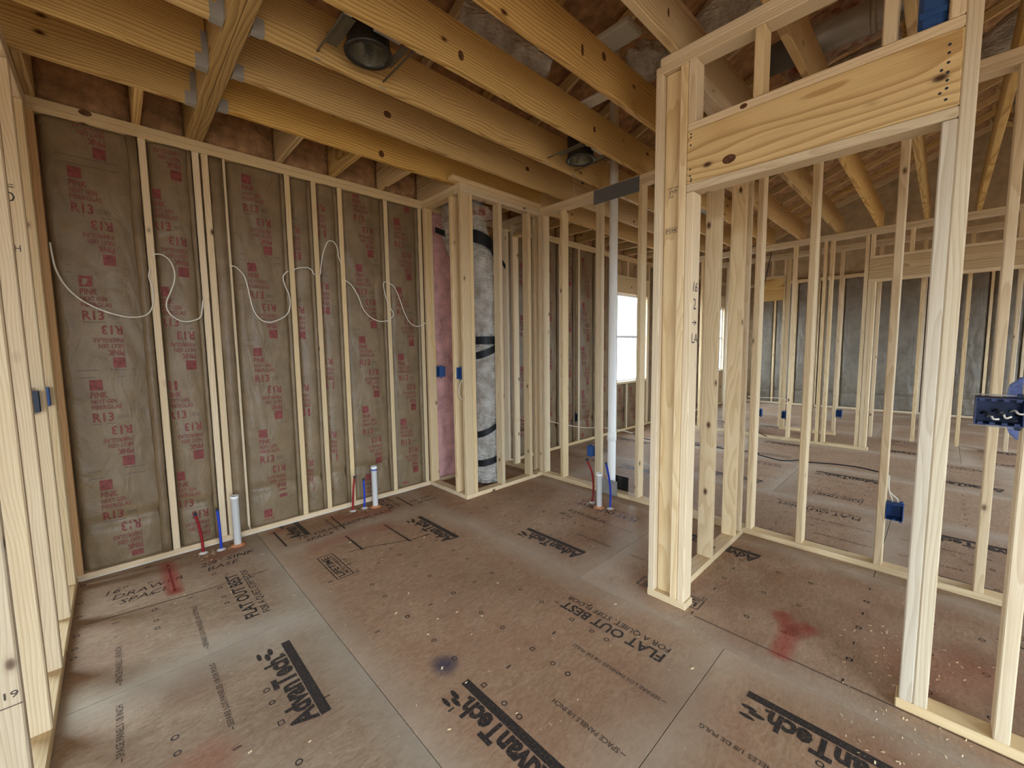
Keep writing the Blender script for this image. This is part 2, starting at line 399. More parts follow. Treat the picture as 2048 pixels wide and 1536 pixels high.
def hand(lines, x, y, h, along='X', sp=1.5):
    p = Print()
    for k, s in enumerate(lines): p.text(s, k*h*.5, -k*h*sp, h, None, -.004, .25)
    fn = (lambda u, v: (u, v, .001)) if along == 'X' else (lambda u, v: (-v, u, .001))
    return link('handwritten_note', p.mesh(fn, MARKER), None, floor, (x, y, 0))
hand(['16"', 'DRAWER', 'SPACE'], -.13, 3.20, .055); hand(['2\'9" SINK', 'BASE'], .30, 3.19, .055); hand(['16" DRAWER', 'SPACE'], .88, 3.16, .05)
hand(['SINK BASE'], 1.27, 3.17, .055); hand(['16" DR', 'SPACE'], 1.83, 3.22, .05); hand(['TUB'], 2.60, 2.0, .05, 'Y'); hand(['36 SHOWER'], 2.70, 1.74, .05, 'Y')
def stroke(name, pts, w, mat, z=.0012):
    V = []; Fc = []
    P = [Vector((a, b, 0)) for a, b in pts]
    for i, p in enumerate(P):
        t = (P[min(i+1, len(P)-1)]-P[max(i-1, 0)]).normalized(); s = Vector((-t.y, t.x, 0))*w/2
        V += [p+s+Vector((0, 0, z)), p-s+Vector((0, 0, z))]
    Fc = [(2*i, 2*i+1, 2*i+3, 2*i+2) for i in range(len(P)-1)]
    b = P[0]; return link(name, mesh_of([v-b for v in V], Fc, mat), None, floor, b)
for a, b in (((.774, 3.435), (.779, 3.115)), ((1.193, 3.41), (1.186, 3.106)), ((1.136, 2.981), (1.137, 2.70)), ((1.429, 2.951), (1.433, 2.57)), ((1.795, 3.447), (1.79, 3.134)), ((.155, 3.40), (.158, 2.98))):
    stroke('layout_line', [a, b], .012, MARKER)
stroke('layout_line', [(1.06, 2.72), (1.2, 2.69), (1.33, 2.63), (1.45, 2.58), (1.60, 2.56)], .008, PENCIL)
stroke('layout_line', [(2.03, .80), (2.03, -1.2)], .006, PENCIL); stroke('layout_line', [(-.2, 2.93), (.3, 2.87), (.6, 2.86)], .006, PENCIL)
def spray(pts, w, mat, seed=1):
    """soft sprayed band along a path"""
    V = []; D = []; Fc = []; P = smooth_path([(a, b, 0) for a, b in pts], 6); n = 7
    P = [2*P[0]-P[1]*1.0] + P if False else P
    ext = [P[0]+(P[0]-P[1]).normalized()*w*.6] + P + [P[-1]+(P[-1]-P[-2]).normalized()*w*.6]
    for i, p in enumerate(ext):
        t = (ext[min(i+1, len(ext)-1)]-ext[max(i-1, 0)]).normalized(); s = Vector((-t.y, t.x, 0))
        for k in range(n):
            q = (k/(n-1)*2-1); V.append(p+s*w*q+Vector((0, 0, .0016)))
            D.append(max(0, 1-q*q)**1.3*(0 if i in (0, len(ext)-1) else 1))
    for i in range(len(ext)-1):
        for k in range(n-1): Fc.append((i*n+k, i*n+k+1, (i+1)*n+k+1, (i+1)*n+k))
    b = Vector(V[0]); me = mesh_of([v-b for v in V], Fc, mat)
    at = me.attributes.new('dens', 'FLOAT', 'POINT')
    for i, d in enumerate(D): at.data[i].value = d
    return link('spray_paint_mark', me, None, floor, b)
spray([(2.36, .50), (2.25, .44), (2.14, .43), (2.02, .43)], .055, SPRAY_R); spray([(2.23, .43), (2.28, .40), (2.33, .37)], .06, SPRAY_R)
spray([(.15, 3.42), (.155, 3.2), (.157, 2.97)], .05, SPRAY_R); spray([(.157, 3.0), (.157, 2.95)], .045, SPRAY_R)
spray([(.06, 1.62), (.16, 1.64)], .12, SPRAY_O); 
spray([(.75, 3.42), (.85, 3.44)], .05, SPRAY_O); spray([(.36, 3.3), (.56, 3.34)], .07, SPRAY_O); spray([(.9, 2.95), (1.15, 2.97), (1.45, 2.93)], .10, SPRAY_O); spray([(1.2, 3.36), (1.6, 3.2)], .1, SPRAY_O); spray([(2.0, 2.93), (2.15, 2.88)], .05, SPRAY_O)
spray([(2.3, .02), (2.5, -.2)], .2, SPRAY_O)
def blob(x, y, r, mat):
    V = [(0, 0, .0016)]; D = [1.0]; Fc = []; n = 20
    for j in range(1, 7):
        for k in range(n):
            a = 2*math.pi*k/n; q = r*j/6*(1+.18*noise.noise(Vector((math.cos(a)*1.5, math.sin(a)*1.5, x*9)))); V.append((q*math.cos(a), q*math.sin(a), .0016)); D.append((1-(j/6)**2)**1.6)
    Fc = [(0, 1+k, 1+(k+1) % n) for k in range(n)]+[(1+j*n+k, 1+(j+1)*n+k, 1+(j+1)*n+(k+1) % n, 1+j*n+(k+1) % n) for j in range(5) for k in range(n)]
    me = mesh_of(V, Fc, mat); at = me.attributes.new('dens', 'FLOAT', 'POINT')
    for i, d in enumerate(D): at.data[i].value = d
    return link('spray_paint_mark', me, None, floor, (x, y, 0))
blob(.94, 1.425, .075, SPRAY_B)
# swept sawdust, chips
bm = bmesh.new()
def chip(x, y, s):
    a = random.random()*6.28; c, d = math.cos(a), math.sin(a); l, w_ = s, s*random.uniform(.2, .5)
    q = [bm.verts.new((x+c*u-d*v, y+d*u+c*v, zz)) for u, v, zz in ((-l, -w_, .001), (l, -w_, .003), (l, w_, .003+s*.3), (-l, w_, .001+s*.2))]
    bm.faces.new(q)
for _ in range(260): chip(random.uniform(1.7, 2.6), random.gauss(.02, .12), random.uniform(.002, .006))
for _ in range(160): chip(random.uniform(-.1, 1.98), random.uniform(.5, 3.38), random.uniform(.002, .008))
for _ in range(40): chip(random.uniform(2.2, 3.1), random.uniform(1.15, 2.8), random.uniform(.002, .007))
for cx, cy in ((.344, 3.40), (.442, 3.38), (1.37, 3.38), (1.46, 3.37), (2.93, 2.06), (2.93, 1.87)):
    for _ in range(35): chip(random.gauss(cx, .035), random.gauss(cy, .03), random.uniform(.002, .006))
me = bpy.data.meshes.new('chips'); bm.to_mesh(me); bm.free(); me.materials.append(SHAVING)
o = link('sawdust_chips', me); o['kind'] = 'stuff'; tag(o, 'scattered pale wood shavings and sawdust on the subfloor', 'sawdust')

# ---------------------------------------------------------------- left (outside) wall
wl = struct('wall_left', (XB, YL, 0))
WIN = [(5.66, 6.58, .80, 2.19), (9.25, 10.15, .80, 2.19), (-2.6, -1.0, .60, 2.19)]   # openings in the left wall: x0, x1, z0, z1
for z0, z1 in ((HP, HP+T), (HP+T, H)): lum('top_plate', wl, -.30, XFAR, YL, YL+SW, z0, z1)
lum('bottom_plate', wl, -.30, XT+.05, YL, YL+SW, 0, T, tint=(1, .93, .86)); lum('bottom_plate', wl, XT+.05, XFAR, YL, YL+SW, 0, T)
SX = [-.262, .198, .465, .515, .610, 1.020, 1.210, 1.415, 1.820, 2.168]
TN = [(.9, .74, .62), 1.0, 1.08, 1.04, 1.0, 1.0, 1.0, 1.02, 1.0, 1.0]
for x, t in zip(SX, TN): stud_x(wl, x, YL, tint=t)
BX = [3.285, 3.44, 3.84, 4.25, 4.66, 5.07, 5.48]                           # studs past the tub wall
for x in BX: stud_x(wl, x, YL)
RX = [7.0, 7.41, 7.82, 8.22, 8.63, 9.0, 10.45, 10.86]
for x in RX: stud_x(wl, x, YL)
for x0, x1, z0, z1 in WIN[:2]:
    for x in (x0-2*T, x1+T): stud_x(wl, x, YL)
    stud_x(wl, x0-T, YL, T, z1); stud_x(wl, x1, YL, T, z1)
    lum('header', wl, x0-T, x1+T, YL, YL+T, z1, z1+.235); lum('header_plate', wl, x0-T, x1+T, YL, YL+SW, z1+.235, z1+.235+T)
    lum('sill_plate', wl, x0, x1, YL, YL+SW, z0-T, z0)
    for q in (.3, .7): stud_x(wl, x0+(x1-x0)*q, YL, T, z0-T, name='cripple_stud'); stud_x(wl, x0+(x1-x0)*q, YL, z1+.235+T, HP, name='cripple_stud')
box('caulk_bead', wl, -.24, XC_-.004, YL-.004, YL, .001, .006, CAULK, 0)
# sheathing skin outside the studs, cut round the windows
def skin_x(par, x0, x1, y, th, z0, z1, holes, mat, name='sheathing_panel'):
    xs = sorted({x0, x1, *[h[0] for h in holes], *[h[1] for h in holes]})
    for a, b in zip(xs, xs[1:]):
        hs = [h for h in holes if h[0] <= a+1e-6 and h[1] >= b-1e-6]
        if hs:
            box(name, par, a, b, y, y+th, z0, hs[0][2], mat, 0); box(name, par, a, b, y, y+th, hs[0][3], z1, mat, 0)
        else: box(name, par, a, b, y, y+th, z0, z1, mat, 0)
skin_x(wl, XB, XFAR+.1, YL+SW+.002, .015, -.2, 3.4, WIN, SHEATH)
# rim above the plate: fibrous insulation and blocking up to the first joist
def fibre_slab(name, par, x0, x1, y, z0, z1, mat, amp=.02, seed=0, step=.035):
    nx, nz = max(2, int((x1-x0)/step)), max(2, int((z1-z0)/step)); V = []; Fc = []
    for j in range(nz+1):
        for i in range(nx+1):
            x, z = x0+(x1-x0)*i/nx, z0+(z1-z0)*j/nz
            e = 0 if i in (0, nx) or j in (0, nz) else 1
            V.append((x-x0, -amp*e*(noise.noise(Vector((x*5+seed, z*5, 1)))+.6*noise.noise(Vector((x*16+seed, z*16, 4)))+.4), z-z0))
    for j in range(nz):
        for i in range(nx): a = j*(nx+1)+i; Fc.append((a, a+1, a+nx+2, a+nx+1))
    b = len(V); V += [(0, .06, 0), (x1-x0, .06, 0), (x1-x0, .06, z1-z0), (0, .06, z1-z0)]; Fc.append((b+3, b+2, b+1, b))
    c = (0, nx, (nx+1)*(nz+1)-1, (nx+1)*nz)
    Fc += [(b, b+1, nx, *range(nx-1, -1, -1)), (b+1, b+2, c[2], *range(c[2]-nx-1, nx, -(nx+1)), nx), (b+2, b+3, c[3], *range(c[3]+1, c[2]+1)), (b+3, b, 0, *range(nx+1, c[3]+1, nx+1))]
    return link(name, mesh_of(V, Fc, mat, True), None, par, (x0, y, z0))
RIM = [-.25, .18, .975, 1.37, 1.785, 2.19, 2.60, 3.0, 3.42, 3.83, 4.24, 4.65, 5.06, 5.46, 5.87, 6.28, 6.69]
# ---------------------------------------------------------------- ceiling framing
ce = struct('ceiling', (0, 0, H))
JY = [3.02, 2.615, 2.21, 1.812, 1.402, .99, .60, .195, -.205, -.61, -1.01]       # high-Y edges of the joists
JZ = H+.235
for k, y in enumerate(JY):
    jt = [(1.05, 1, .92), 1, .97, 1.02, (1.05, .98, .9), 1][k % 6]
    if y > 1.7: lum('joist', ce, .537, XT+SW, y-T, y, H, JZ, JOIST, jt)
    else: lum('joist', ce, .537, XT+.3, y-T, y, H, JZ, JOIST, jt)
    lum('joist', ce, (XT+SW+.002) if y > 1.7 else XT-.2, XW3+.25, (y-T) if y > 1.7 else y+.001, y if y > 1.7 else y+T+.001, H, JZ, JOIST, jt)
LY = [3.06, 2.65, 2.242, 1.83, 1.42, 1.01]
for k, y in enumerate(LY):
    lum('joist', ce, -1.6, .438, y-T, y, H, JZ, JOIST, 1.0)
for k in range(2): lum('beam_ply', ce, .440+k*.0475, .4865+k*.0475, -1.2, YL+.06, H, H+.28, JOIST, (.66, .62, .52))
for k, x in enumerate(RIM): lum('blocking', ce, x, x+T, JY[0] if x > .5 else LY[0], YL+.05, H, JZ, JOIST, [1.0, 1.05, .95][k % 3])
ra = [x+T for x in RIM]
for k in range(len(RIM)-1):
    if RIM[k+1]-ra[k] > .5: # bay split by the beam
        fibre_slab('rim_insulation', ce, ra[k], .435, YL+.05, H+.002, JZ+.1, BROWN_FIBRE, .03, k); fibre_slab('rim_insulation', ce, .54, RIM[k+1], YL+.05, H+.002, JZ+.1, BROWN_FIBRE, .03, k+.5)
    else: fibre_slab('rim_insulation', ce, ra[k], RIM[k+1], YL+.05, H+.002, JZ+.1, BROWN_FIBRE, .03, k)
# joist hangers on both sides of the beam
def hanger_mesh(sgn):
    bm = bmesh.new()
    def b(x0, x1, y0, y1, z0, z1):
        r = bmesh.ops.create_cube(bm, size=1)['verts']
        bmesh.ops.scale(bm, vec=(x1-x0, y1-y0, z1-z0), verts=r); bmesh.ops.translate(bm, vec=((x0+x1)/2*sgn, (y0+y1)/2, (z0+z1)/2), verts=r)
    b(0, .05, -.0385-.0015, .0015, -.0025, -.0005)                    # seat
    for y in (-.0402, .0002): b(0, .05, y, y+.0018, -.0025, .06); b(0, .022, y, y+.0018, .06, .17)
    for y in (-.066, .0002): b(0, .0018, y, y+.026, 0, .17)           # face flanges
    me = bpy.data.meshes.new('hanger'); bm.to_mesh(me); bm.free(); me.materials.append(STEEL); return me
hr, hl = hanger_mesh(1), hanger_mesh(-1)
for y in JY[:7]: link('joist_hanger', hr, None, ce, (.536, y, H))
for y in LY: link('joist_hanger', hl, None, ce, (.439, y, H))
# roof above: rafters with brown batts between, deck, gable ends (dark attic)
RIDGE_Y, RIDGE_Z, EAVE_Z = -.4, 5.0, 3.42
def slope(y): return EAVE_Z+(RIDGE_Z-EAVE_Z)*(1-abs(y-RIDGE_Y)/(YL+.1-RIDGE_Y))
roof = struct('ceiling_roof', (0, RIDGE_Y, RIDGE_Z))
zb = slope(YB-.05)
me = mesh_of([(XB-.1, YL+.12, EAVE_Z), (XFAR+.2, YL+.12, EAVE_Z), (XB-.1, RIDGE_Y, RIDGE_Z), (XFAR+.2, RIDGE_Y, RIDGE_Z), (XB-.1, YB-.1, zb), (XFAR+.2, YB-.1, zb)] , [(0, 1, 3, 2), (2, 3, 5, 4)], ROOFDECK)
md = link('roof_deck', me, None, roof); so = md.modifiers.new('thickness', 'SOLIDIFY'); so.thickness = .05; so.offset = 1
def rafter(x, ya, yb, w=T, dep=.184):
    za, zb_ = slope(ya)-.03, slope(yb)-.03; L = math.hypot(yb-ya, zb_-za); a = math.atan2(zb_-za, yb-ya)
    key = ('raf', round(L, 2))
    if key not in _cache: _cache[key] = box_mesh(w, dep, L); _cache[key].materials.append(JOIST)
    o = link('rafter', _cache[key], None, roof, (x, (ya+yb)/2, (za+zb_)/2-dep*.5), (a-math.pi/2+math.pi, 0, 0) if False else (-(math.pi/2-a), 0, 0)); o.color = (1, 1, 1, 1); return o
for k in range(24):
    x = -3.0+.61*k
    if x < XFAR: rafter(x, RIDGE_Y+.05, YL-.05); rafter(x, YB+.05, RIDGE_Y-.05)
for k in range(24):
    x0, x1 = -3.0+.61*k+T, -3.0+.61*(k+1)
    if x1 < XFAR:
        for ya, yb in ((RIDGE_Y+.1, YL-.1), (YB+.1, RIDGE_Y-.1)):
            V = []; Fc = []; nn = 24
            for j in range(nn+1):
                y = ya+(yb-ya)*j/nn
                for i in range(7):
                    x = x0+(x1-x0)*i/6; V.append((x-x0, y-ya, slope(y)-.10+.035*noise.noise(Vector((x*4, y*4, 2)))-(slope(ya))))
            for j in range(nn):
                for i in range(6): a = j*7+i; Fc.append((a, a+7, a+8, a+1))
            o = link('roof_batt', mesh_of(V, Fc, BROWN_FIBRE, True), None, roof, (x0, ya, slope(ya)))
            so = o.modifiers.new('thickness', 'SOLIDIFY'); so.thickness = .05; so.offset = 0

# ---------------------------------------------------------------- other outside walls (far end and behind the camera)
def skin_y(par, y0, y1, x, th, z0, z1, holes, mat, name='sheathing_panel'):
    ys = sorted({y0, y1, *[h[0] for h in holes], *[h[1] for h in holes]})
    for a, b in zip(ys, ys[1:]):
        hs = [h for h in holes if h[0] <= a+1e-6 and h[1] >= b-1e-6]
        if hs:
            box(name, par, x, x+th, a, b, z0, hs[0][2], mat, 0); box(name, par, x, x+th, a, b, hs[0][3], z1, mat, 0)
        else: box(name, par, x, x+th, a, b, z0, z1, mat, 0)
wf = struct('wall_far', (XFAR, 0, 0))
HF = []; HB = [(-1.4, -.2, .8, 2.19)]; HR = [(-3.3, -1.5, .02, 2.19), (-1.2, .6, .02, 2.19), (4.3, 6.0, .6, 2.19), (7.6, 9.2, .6, 2.19)]
skin_y(wf, YB, YL+.1, XFAR+SW+.004, .015, -.2, 5.2, HF, SHEATH)
for z0, z1 in ((HP, HP+T), (HP+T, H)): lum('top_plate', wf, XFAR, XFAR+SW, YB, YL, z0, z1)
lum('bottom_plate', wf, XFAR, XFAR+SW, YB, YL, 0, T)
FY = [3.1-.405*k for k in range(0, 13)]
for y in FY: stud_y(wf, y, XFAR)
wb = struct('wall_back', (XB, 0, 0)); skin_y(wb, YB, YL+.1, XB-.02, .015, -.2, 5.2, HB, SHEATH)
for k in range(20):
    y = YB+.2+.405*k
    if y < YL and not any(h[0]-.04 < y < h[1] for h in HB): stud_y(wb, y, XB, 0, H)
wr = struct('wall_right', (0, YB, 0)); skin_x(wr, XB, XFAR+.1, YB-.02, .015, -.2, 5.2, HR, SHEATH)
for k in range(36):
    x = XB+.2+.405*k
    if x < XFAR and not any(h[0]-.04 < x < h[1] for h in HR): stud_x(wr, x, YB, 0, H)
for h in HB: portal('window_behind_offscreen', (XB-.05, (h[0]+h[1])/2, (h[2]+h[3])/2), (1, 0, 0), h[3]-h[2], h[1]-h[0])
for h in HR: portal('window_right_offscreen', ((h[0]+h[1])/2, YB-.05, (h[2]+h[3])/2), (0, 1, 0), h[1]-h[0], h[3]-h[2])
for k, h in enumerate(WIN): portal('window_sky' if k < 2 else 'window_left_offscreen', ((h[0]+h[1])/2, YL+.2, (h[2]+h[3])/2), (0, -1, 0), h[1]-h[0], h[3]-h[2])

# windows (double hung)
def window(n, x0, x1, z0, z1):
    w = struct('window_%d' % n, (x0, YL+.05, z0)); t = .035; y0, y1 = YL+.045, YL+.085
    box('window_frame', w, x0, x0+t, y0, y1, z0, z1, PAINTW); box('window_frame', w, x1-t, x1, y0, y1, z0, z1, PAINTW)
    box('window_frame', w, x0+t, x1-t, y0, y1, z0, z0+t, PAINTW); box('window_frame', w, x0+t, x1-t, y0, y1, z1-t, z1, PAINTW)
    zm = (z0+z1)/2+.02; box('meeting_rail', w, x0+t, x1-t, y0+.005, y1-.005, zm-.02, zm+.02, PAINTW)
    box('sash_lock', w, (x0+x1)/2-.03, (x0+x1)/2+.03, y0-.01, y0+.005, zm+.018, zm+.03, PAINTW)
    for a, b in ((z0+t, zm-.02), (zm+.02, z1-t)): box('glass_pane', w, x0+t, x1-t, YL+.062, YL+.066, a, b, GLASS, 0)
for n, h in enumerate(WIN[:2]): window(n+1, *h)
# outside the windows
gr = struct('floor_ground', (0, 0, -.6), mesh_of([(-60, -60, 0), (60, -60, 0), (60, 60, 0), (-60, 60, 0)], [(0, 1, 2, 3)]), GROUND)
hb = thing('neighbour_house', 'white sided house with a dark window seen through the far window', 'building', (14, 14, -.6))
box('wall', hb, 9, 24, 13.5, 20, -.6, 4.2, SIDING, 0)
nw = box('window', hb, 12.55, 13.35, 13.44, 13.5, 1.65, 2.75, PAINTW); box('pane', nw, 12.6, 13.3, 13.42, 13.445, 1.7, 2.7, DARKGLASS, 0)

# ---------------------------------------------------------------- insulation batts
def batt_face(x0, x1, seed, amp, z0, z1, slump):
    w_ = x1-x0
    def d(u, v):                                            # depth behind the stud faces, u across, v up (metres)
        s = max(0., min(1., u/w_)); e = min(s, 1-s)*w_
        edge = .030*math.exp(-e/.016)
        q = Vector((u*4.2+seed*7.3, v*1.1, seed*3.1)); q2 = Vector((u*10+v*1.5+seed*2.1+1.6*noise.noise(q), v*3.0, seed))
        wr = amp*(noise.noise(q)*.9+.75*noise.noise(q2)+.30*noise.noise(Vector((u*16+2*noise.noise(q2), v*5+u*4, seed))))
        fold = slump*.020*math.exp(-((v-z0-.28)/.035)**2)*(1 if noise.noise(Vector((seed, 5, u*4))) > -.4 else .4)
        return max(.006, .024+edge-.012*math.sin(math.pi*s)-wr*min(1, e/.03)+fold)
    return d
def batt_mesh(x0, x1, z0, z1, d, axis, base, mat, st=.012):
    nx, nz = max(4, int((x1-x0)/st)), int((z1-z0)/.018); V = []; Fc = []
    def P(u, v, dep):
        return Vector((u, dep, v-z0)) if axis == 'X' else Vector((dep, -u, v-z0))
    for j in range(nz+1):
        for i in range(nx+1):
            u = (x1-x0)*i/nx; v = z0+(z1-z0)*j/nz; V.append(P(u, v, d(u, v)))
    for j in range(nz):
        for i in range(nx): a = j*(nx+1)+i; Fc.append((a, a+1, a+nx+2, a+nx+1))
    b = len(V); V += [P(0, z0, .085), P(x1-x0, z0, .085), P(x1-x0, z1, .085), P(0, z1, .085)]
    A, B_, C_, D_ = 0, nx, (nx+1)*(nz+1)-1, (nx+1)*nz
    Fc += [(b+3, b+2, b+1, b), (b, b+1, B_, *range(B_-1, -1, -1)), (b+1, b+2, C_, *range(C_-nx-1, B_-1, -(nx+1))), (b+2, b+3, *range(D_, C_+1)), (b+3, b, *range(0, D_+1, nx+1))]
    return mesh_of(V, Fc, mat, True, 'batt')
def group_print(p, u0, v0):
    """one repeat of the facing print: block upright, same block upside down"""
    for flip in (False, True):
        def uv(a, b): return (u0+.168-a, v0-.546-b) if flip else (u0+a, v0+b)
        sg = -1 if flip else 1
        a, b = uv(0, -.063); c, e = uv(.056, 0)
        p.rect(min(a, c), max(a, c), min(b, e), max(b, e))
        for s, top, h, w_, bo in (('PINK', -.109, .036, .074, .02), ('NEXT GEN', -.145, .026, .112, .014), ('FIBERGLAS', -.180, .026, .132, .012), ('R13', -.255, .054, .092, .022)):
            a, b = uv(0, top); p.text(s, a, b, h, w_, bo, 0, flip)
def line_print(p, u0, v0):
    p.rect(u0-.005, u0+.165, v0-.272, v0-.269); p.rect(u0-.045, u0+.215, v0-.560, v0-.557); p.rect(u0-.045, u0+.215, v0-.603, v0-.600)
    p.rect(u0+.106, u0+.160, v0-.245, v0-.243); p.rect(u0+.110, u0+.160, v0-.235, v0-.232); p.rect(u0+.108, u0+.155, v0-.225, v0-.222)
def batt(x0, x1, u_print, v_top, seed, label, group, amp=.012, mat=None, z0=T+.004, z1=HP-.004, slump=1, red=None, name='insulation_batt', fl=.02, over=0.0):
    x0 += .003; x1 -= .003
    d = batt_face(x0, x1, seed, amp, z0, z1, slump); red = red or INK_RED
    root = tag(link(name, batt_mesh(x0, x1, z0, z1, d, 'X', YL, mat or KRAFT), None, None, (x0, YL, z0)), label, 'insulation', group)
    if u_print is not None:
        for fn, nm, mt in ((group_print, 'facing_print', red), (line_print, 'facing_lines', INK_FAINT)):
            p = Print(); v = v_top
            while v < z1+.55: v += .617
            while v > z0:
                fn(p, u_print-x0, v); v -= .617
            p.clip(.012, x1-x0-.012, z0+.03, z1-.01)
            if p.v: link(nm, p.mesh(lambda u, v_: (u, d(u, v_)-.0030, v_-z0), mt), None, root, (x0, YL, z0))['kind'] = 'stuff'
    # stapling flange folded against the stud
    V = []; Fc = []; nz = 40
    for j in range(nz+1):
        v = z0+(z1-z0)*j/nz; wv = .006*noise.noise(Vector((seed, v*3, 0)))
        V += [(x1-x0-.004+over+wv*.3, .003 if not over else -.003, v-z0), (x1-x0-fl+wv, (.006 if not over else .002)+.004*noise.noise(Vector((seed, v*6, 3))), v-z0), (x1-x0-fl-.008+wv, .034, v-z0)]
    for j in range(nz):
        for i in range(2): a = j*3+i; Fc.append((a, a+1, a+4, a+3))
    fo = link('stapling_flange', mesh_of(V, Fc, mat or KRAFT, True), None, root, (x0, YL, z0)); so = fo.modifiers.new('t', 'SOLIDIFY'); so.thickness = .0015
    return root
GL = 'kraft-faced batts in the vanity wall'
batt(-.224, .198, -.118, 2.44, 1, 'wide kraft-faced batt in the bay beside the entry wall corner', GL, .014, fl=.045)
batt(.236, .465, .235, 2.41, 2, 'kraft-faced batt left of the double stud, behind the first red and blue stubs', GL, .012)
batt(.553, .610, None, 0, 3, 'very narrow unprinted grey batt squeezed beside the double stud', GL, .010, slump=0, fl=.045, over=.028)
batt(.648, 1.020, .743, 2.625, 4, 'wide kraft-faced batt directly right of the first white stub pipe', GL, .013)
batt(1.058, 1.210, .946, 2.618, 5, 'narrow kraft-faced batt showing only half its print, nearer the first pipes', GL, .009)
batt(1.248, 1.415, 1.145, 2.205, 6, 'narrow kraft-faced batt showing cut-off print, behind the second red stub', GL, .009)
batt(1.453, 1.820, 1.55, 2.718, 7, 'wide kraft-faced batt behind the second white stub pipe', GL, .013)
batt(1.858, 2.168, 1.92, 2.557, 8, 'kraft-faced batt in the last bay before the duct chase', GL, .008, slump=0)
GB = 'kraft-faced batts in the window wall'
ords = ['first', 'second', 'third', 'fourth', 'fifth', 'sixth', 'seventh', 'eighth', 'ninth', 'tenth', 'eleventh', 'twelfth']
for k, (a, b) in enumerate(zip(BX, BX[1:])):
    batt(a+T, b-(.07 if k == 3 else 0), None if b-a < .2 else a+.10, 2.5-.13*k, 20+k, 'kraft-faced batt in the window wall, %s bay past the tub wall' % ords[k], GB, .010, red=INK_RED2)
w1 = WIN[0]; q = .3*(w1[1]-w1[0]); 
batt(w1[0]+.002, w1[0]+q, w1[0]+.06, .7, 31, 'short kraft-faced batt below the window, near side', GB, .008, z1=w1[2]-T-.004, red=INK_RED2)
batt(w1[0]+q+T, w1[0]+.7*(w1[1]-w1[0]), w1[0]+.4, .7, 32, 'short kraft-faced batt below the middle of the window', GB, .008, z1=w1[2]-T-.004, red=INK_RED2)
for k, (a, b) in enumerate([(w1[1]+2*T, RX[0]), *zip(RX[:5], RX[1:6])]):
    batt(a+T if k else a, b, a+.1, 2.5-.1*k, 40+k, 'kraft-faced batt in the window wall, %s bay beyond the window' % ords[k], GB, .010, red=INK_RED2)
batt(RX[6]+T, RX[7], RX[6]+.1, 2.4, 47, 'kraft-faced batt in the far corner of the window wall', GB, .010, red=INK_RED2)
# grey crumpled batts in the far wall
for k, (b, a) in enumerate(zip(FY, FY[1:])):
    y0, y1 = a+T+.003, b-.003; d = batt_face(0, y1-y0, 60+k, .028, T, HP, 1)
    if any(h[0] < (y0+y1)/2 < h[1] for h in HF): continue
    tag(link('insulation_batt', batt_mesh(0, y1-y0, T+.004, HP-.004, d, 'Y', 0, KRAFT_FAR, .02), None, None, (XFAR, y1, T+.004)), 'crumpled grey batt in the far wall, %s bay from the window wall' % ords[k], 'insulation', 'crumpled grey batts in the far wall')
# unfaced pink batt inside the chase
o = fibre_slab('pink_batt', None, 2.331, 2.617, YL+.026, T, HP, PINK, .03, 9, .03); tag(o, 'unfaced pink fibreglass batt inside the duct chase', 'insulation')
o = fibre_slab('pink_batt', None, 2.661, 3.20, YL+.028, T, HP, BROWN_FIBRE, .02, 12, .04); tag(o, 'brown unfaced batt behind the foil duct', 'insulation')
stud_x(wl, 2.29, YL, tint=(1, .94, .87)); stud_x(wl, 2.62, YL)

# ---------------------------------------------------------------- entry wall on the left of the camera
we = struct('wall_entry', (-.294, 2.0, 0)); X0 = -.339
lum('bottom_plate', we, X0, X0+SW, 1.2, YL, 0, T)
for z0, z1 in ((HP, HP+T), (HP+T, H)): lum('top_plate', we, X0, X0+SW, .9, YL, z0, z1)
for y, t in ((1.32, 1), (1.72, 1), (2.12, 1), (2.52, 1), (2.985, 1), (3.40, 1)): stud_y(we, y, X0, tint=t)
lum('blocking', we, X0, X0+SW, 3.478, 3.516, T, 1.05, tint=(1.1, 1.1, 1.05)); lum('blocking', we, X0, X0+SW, 3.478, 3.516, 1.052, HP, tint=(.92, .82, .7))

# ---------------------------------------------------------------- duct chase
wc = struct('wall_chase', (2.7, 2.95, 0)); YC, XC = 2.908, 2.212
for z0, z1 in ((HP, HP+T), (HP+T, H)):
    lum('top_plate', wc, XC, XC+SW, YC+(SW if z0 == HP else 0), YL, z0, z1); lum('top_plate', wc, XC+(0 if z0 == HP else SW), XT, YC, YC+SW, z0, z1)
lum('top_plate', wc, XC-.085, XT, YC-.012, YC+SW-.03, H, H+T, tint=1.05)
lum('bottom_plate', wc, XC, XC+SW, YC+SW, YL, 0, T); lum('bottom_plate', wc, XC, XT, YC, YC+SW, 0, T, tint=1.05)
for y, t in ((YC+.001, 1.0), (3.046, 1.0), (3.478, (1, .93, .84))): stud_y(wc, y, XC, tint=t)
for x, t in ((2.304, 1.03), (2.65, 1.0), (3.04, 1.0)): stud_x(wc, x, YC, tint=t)
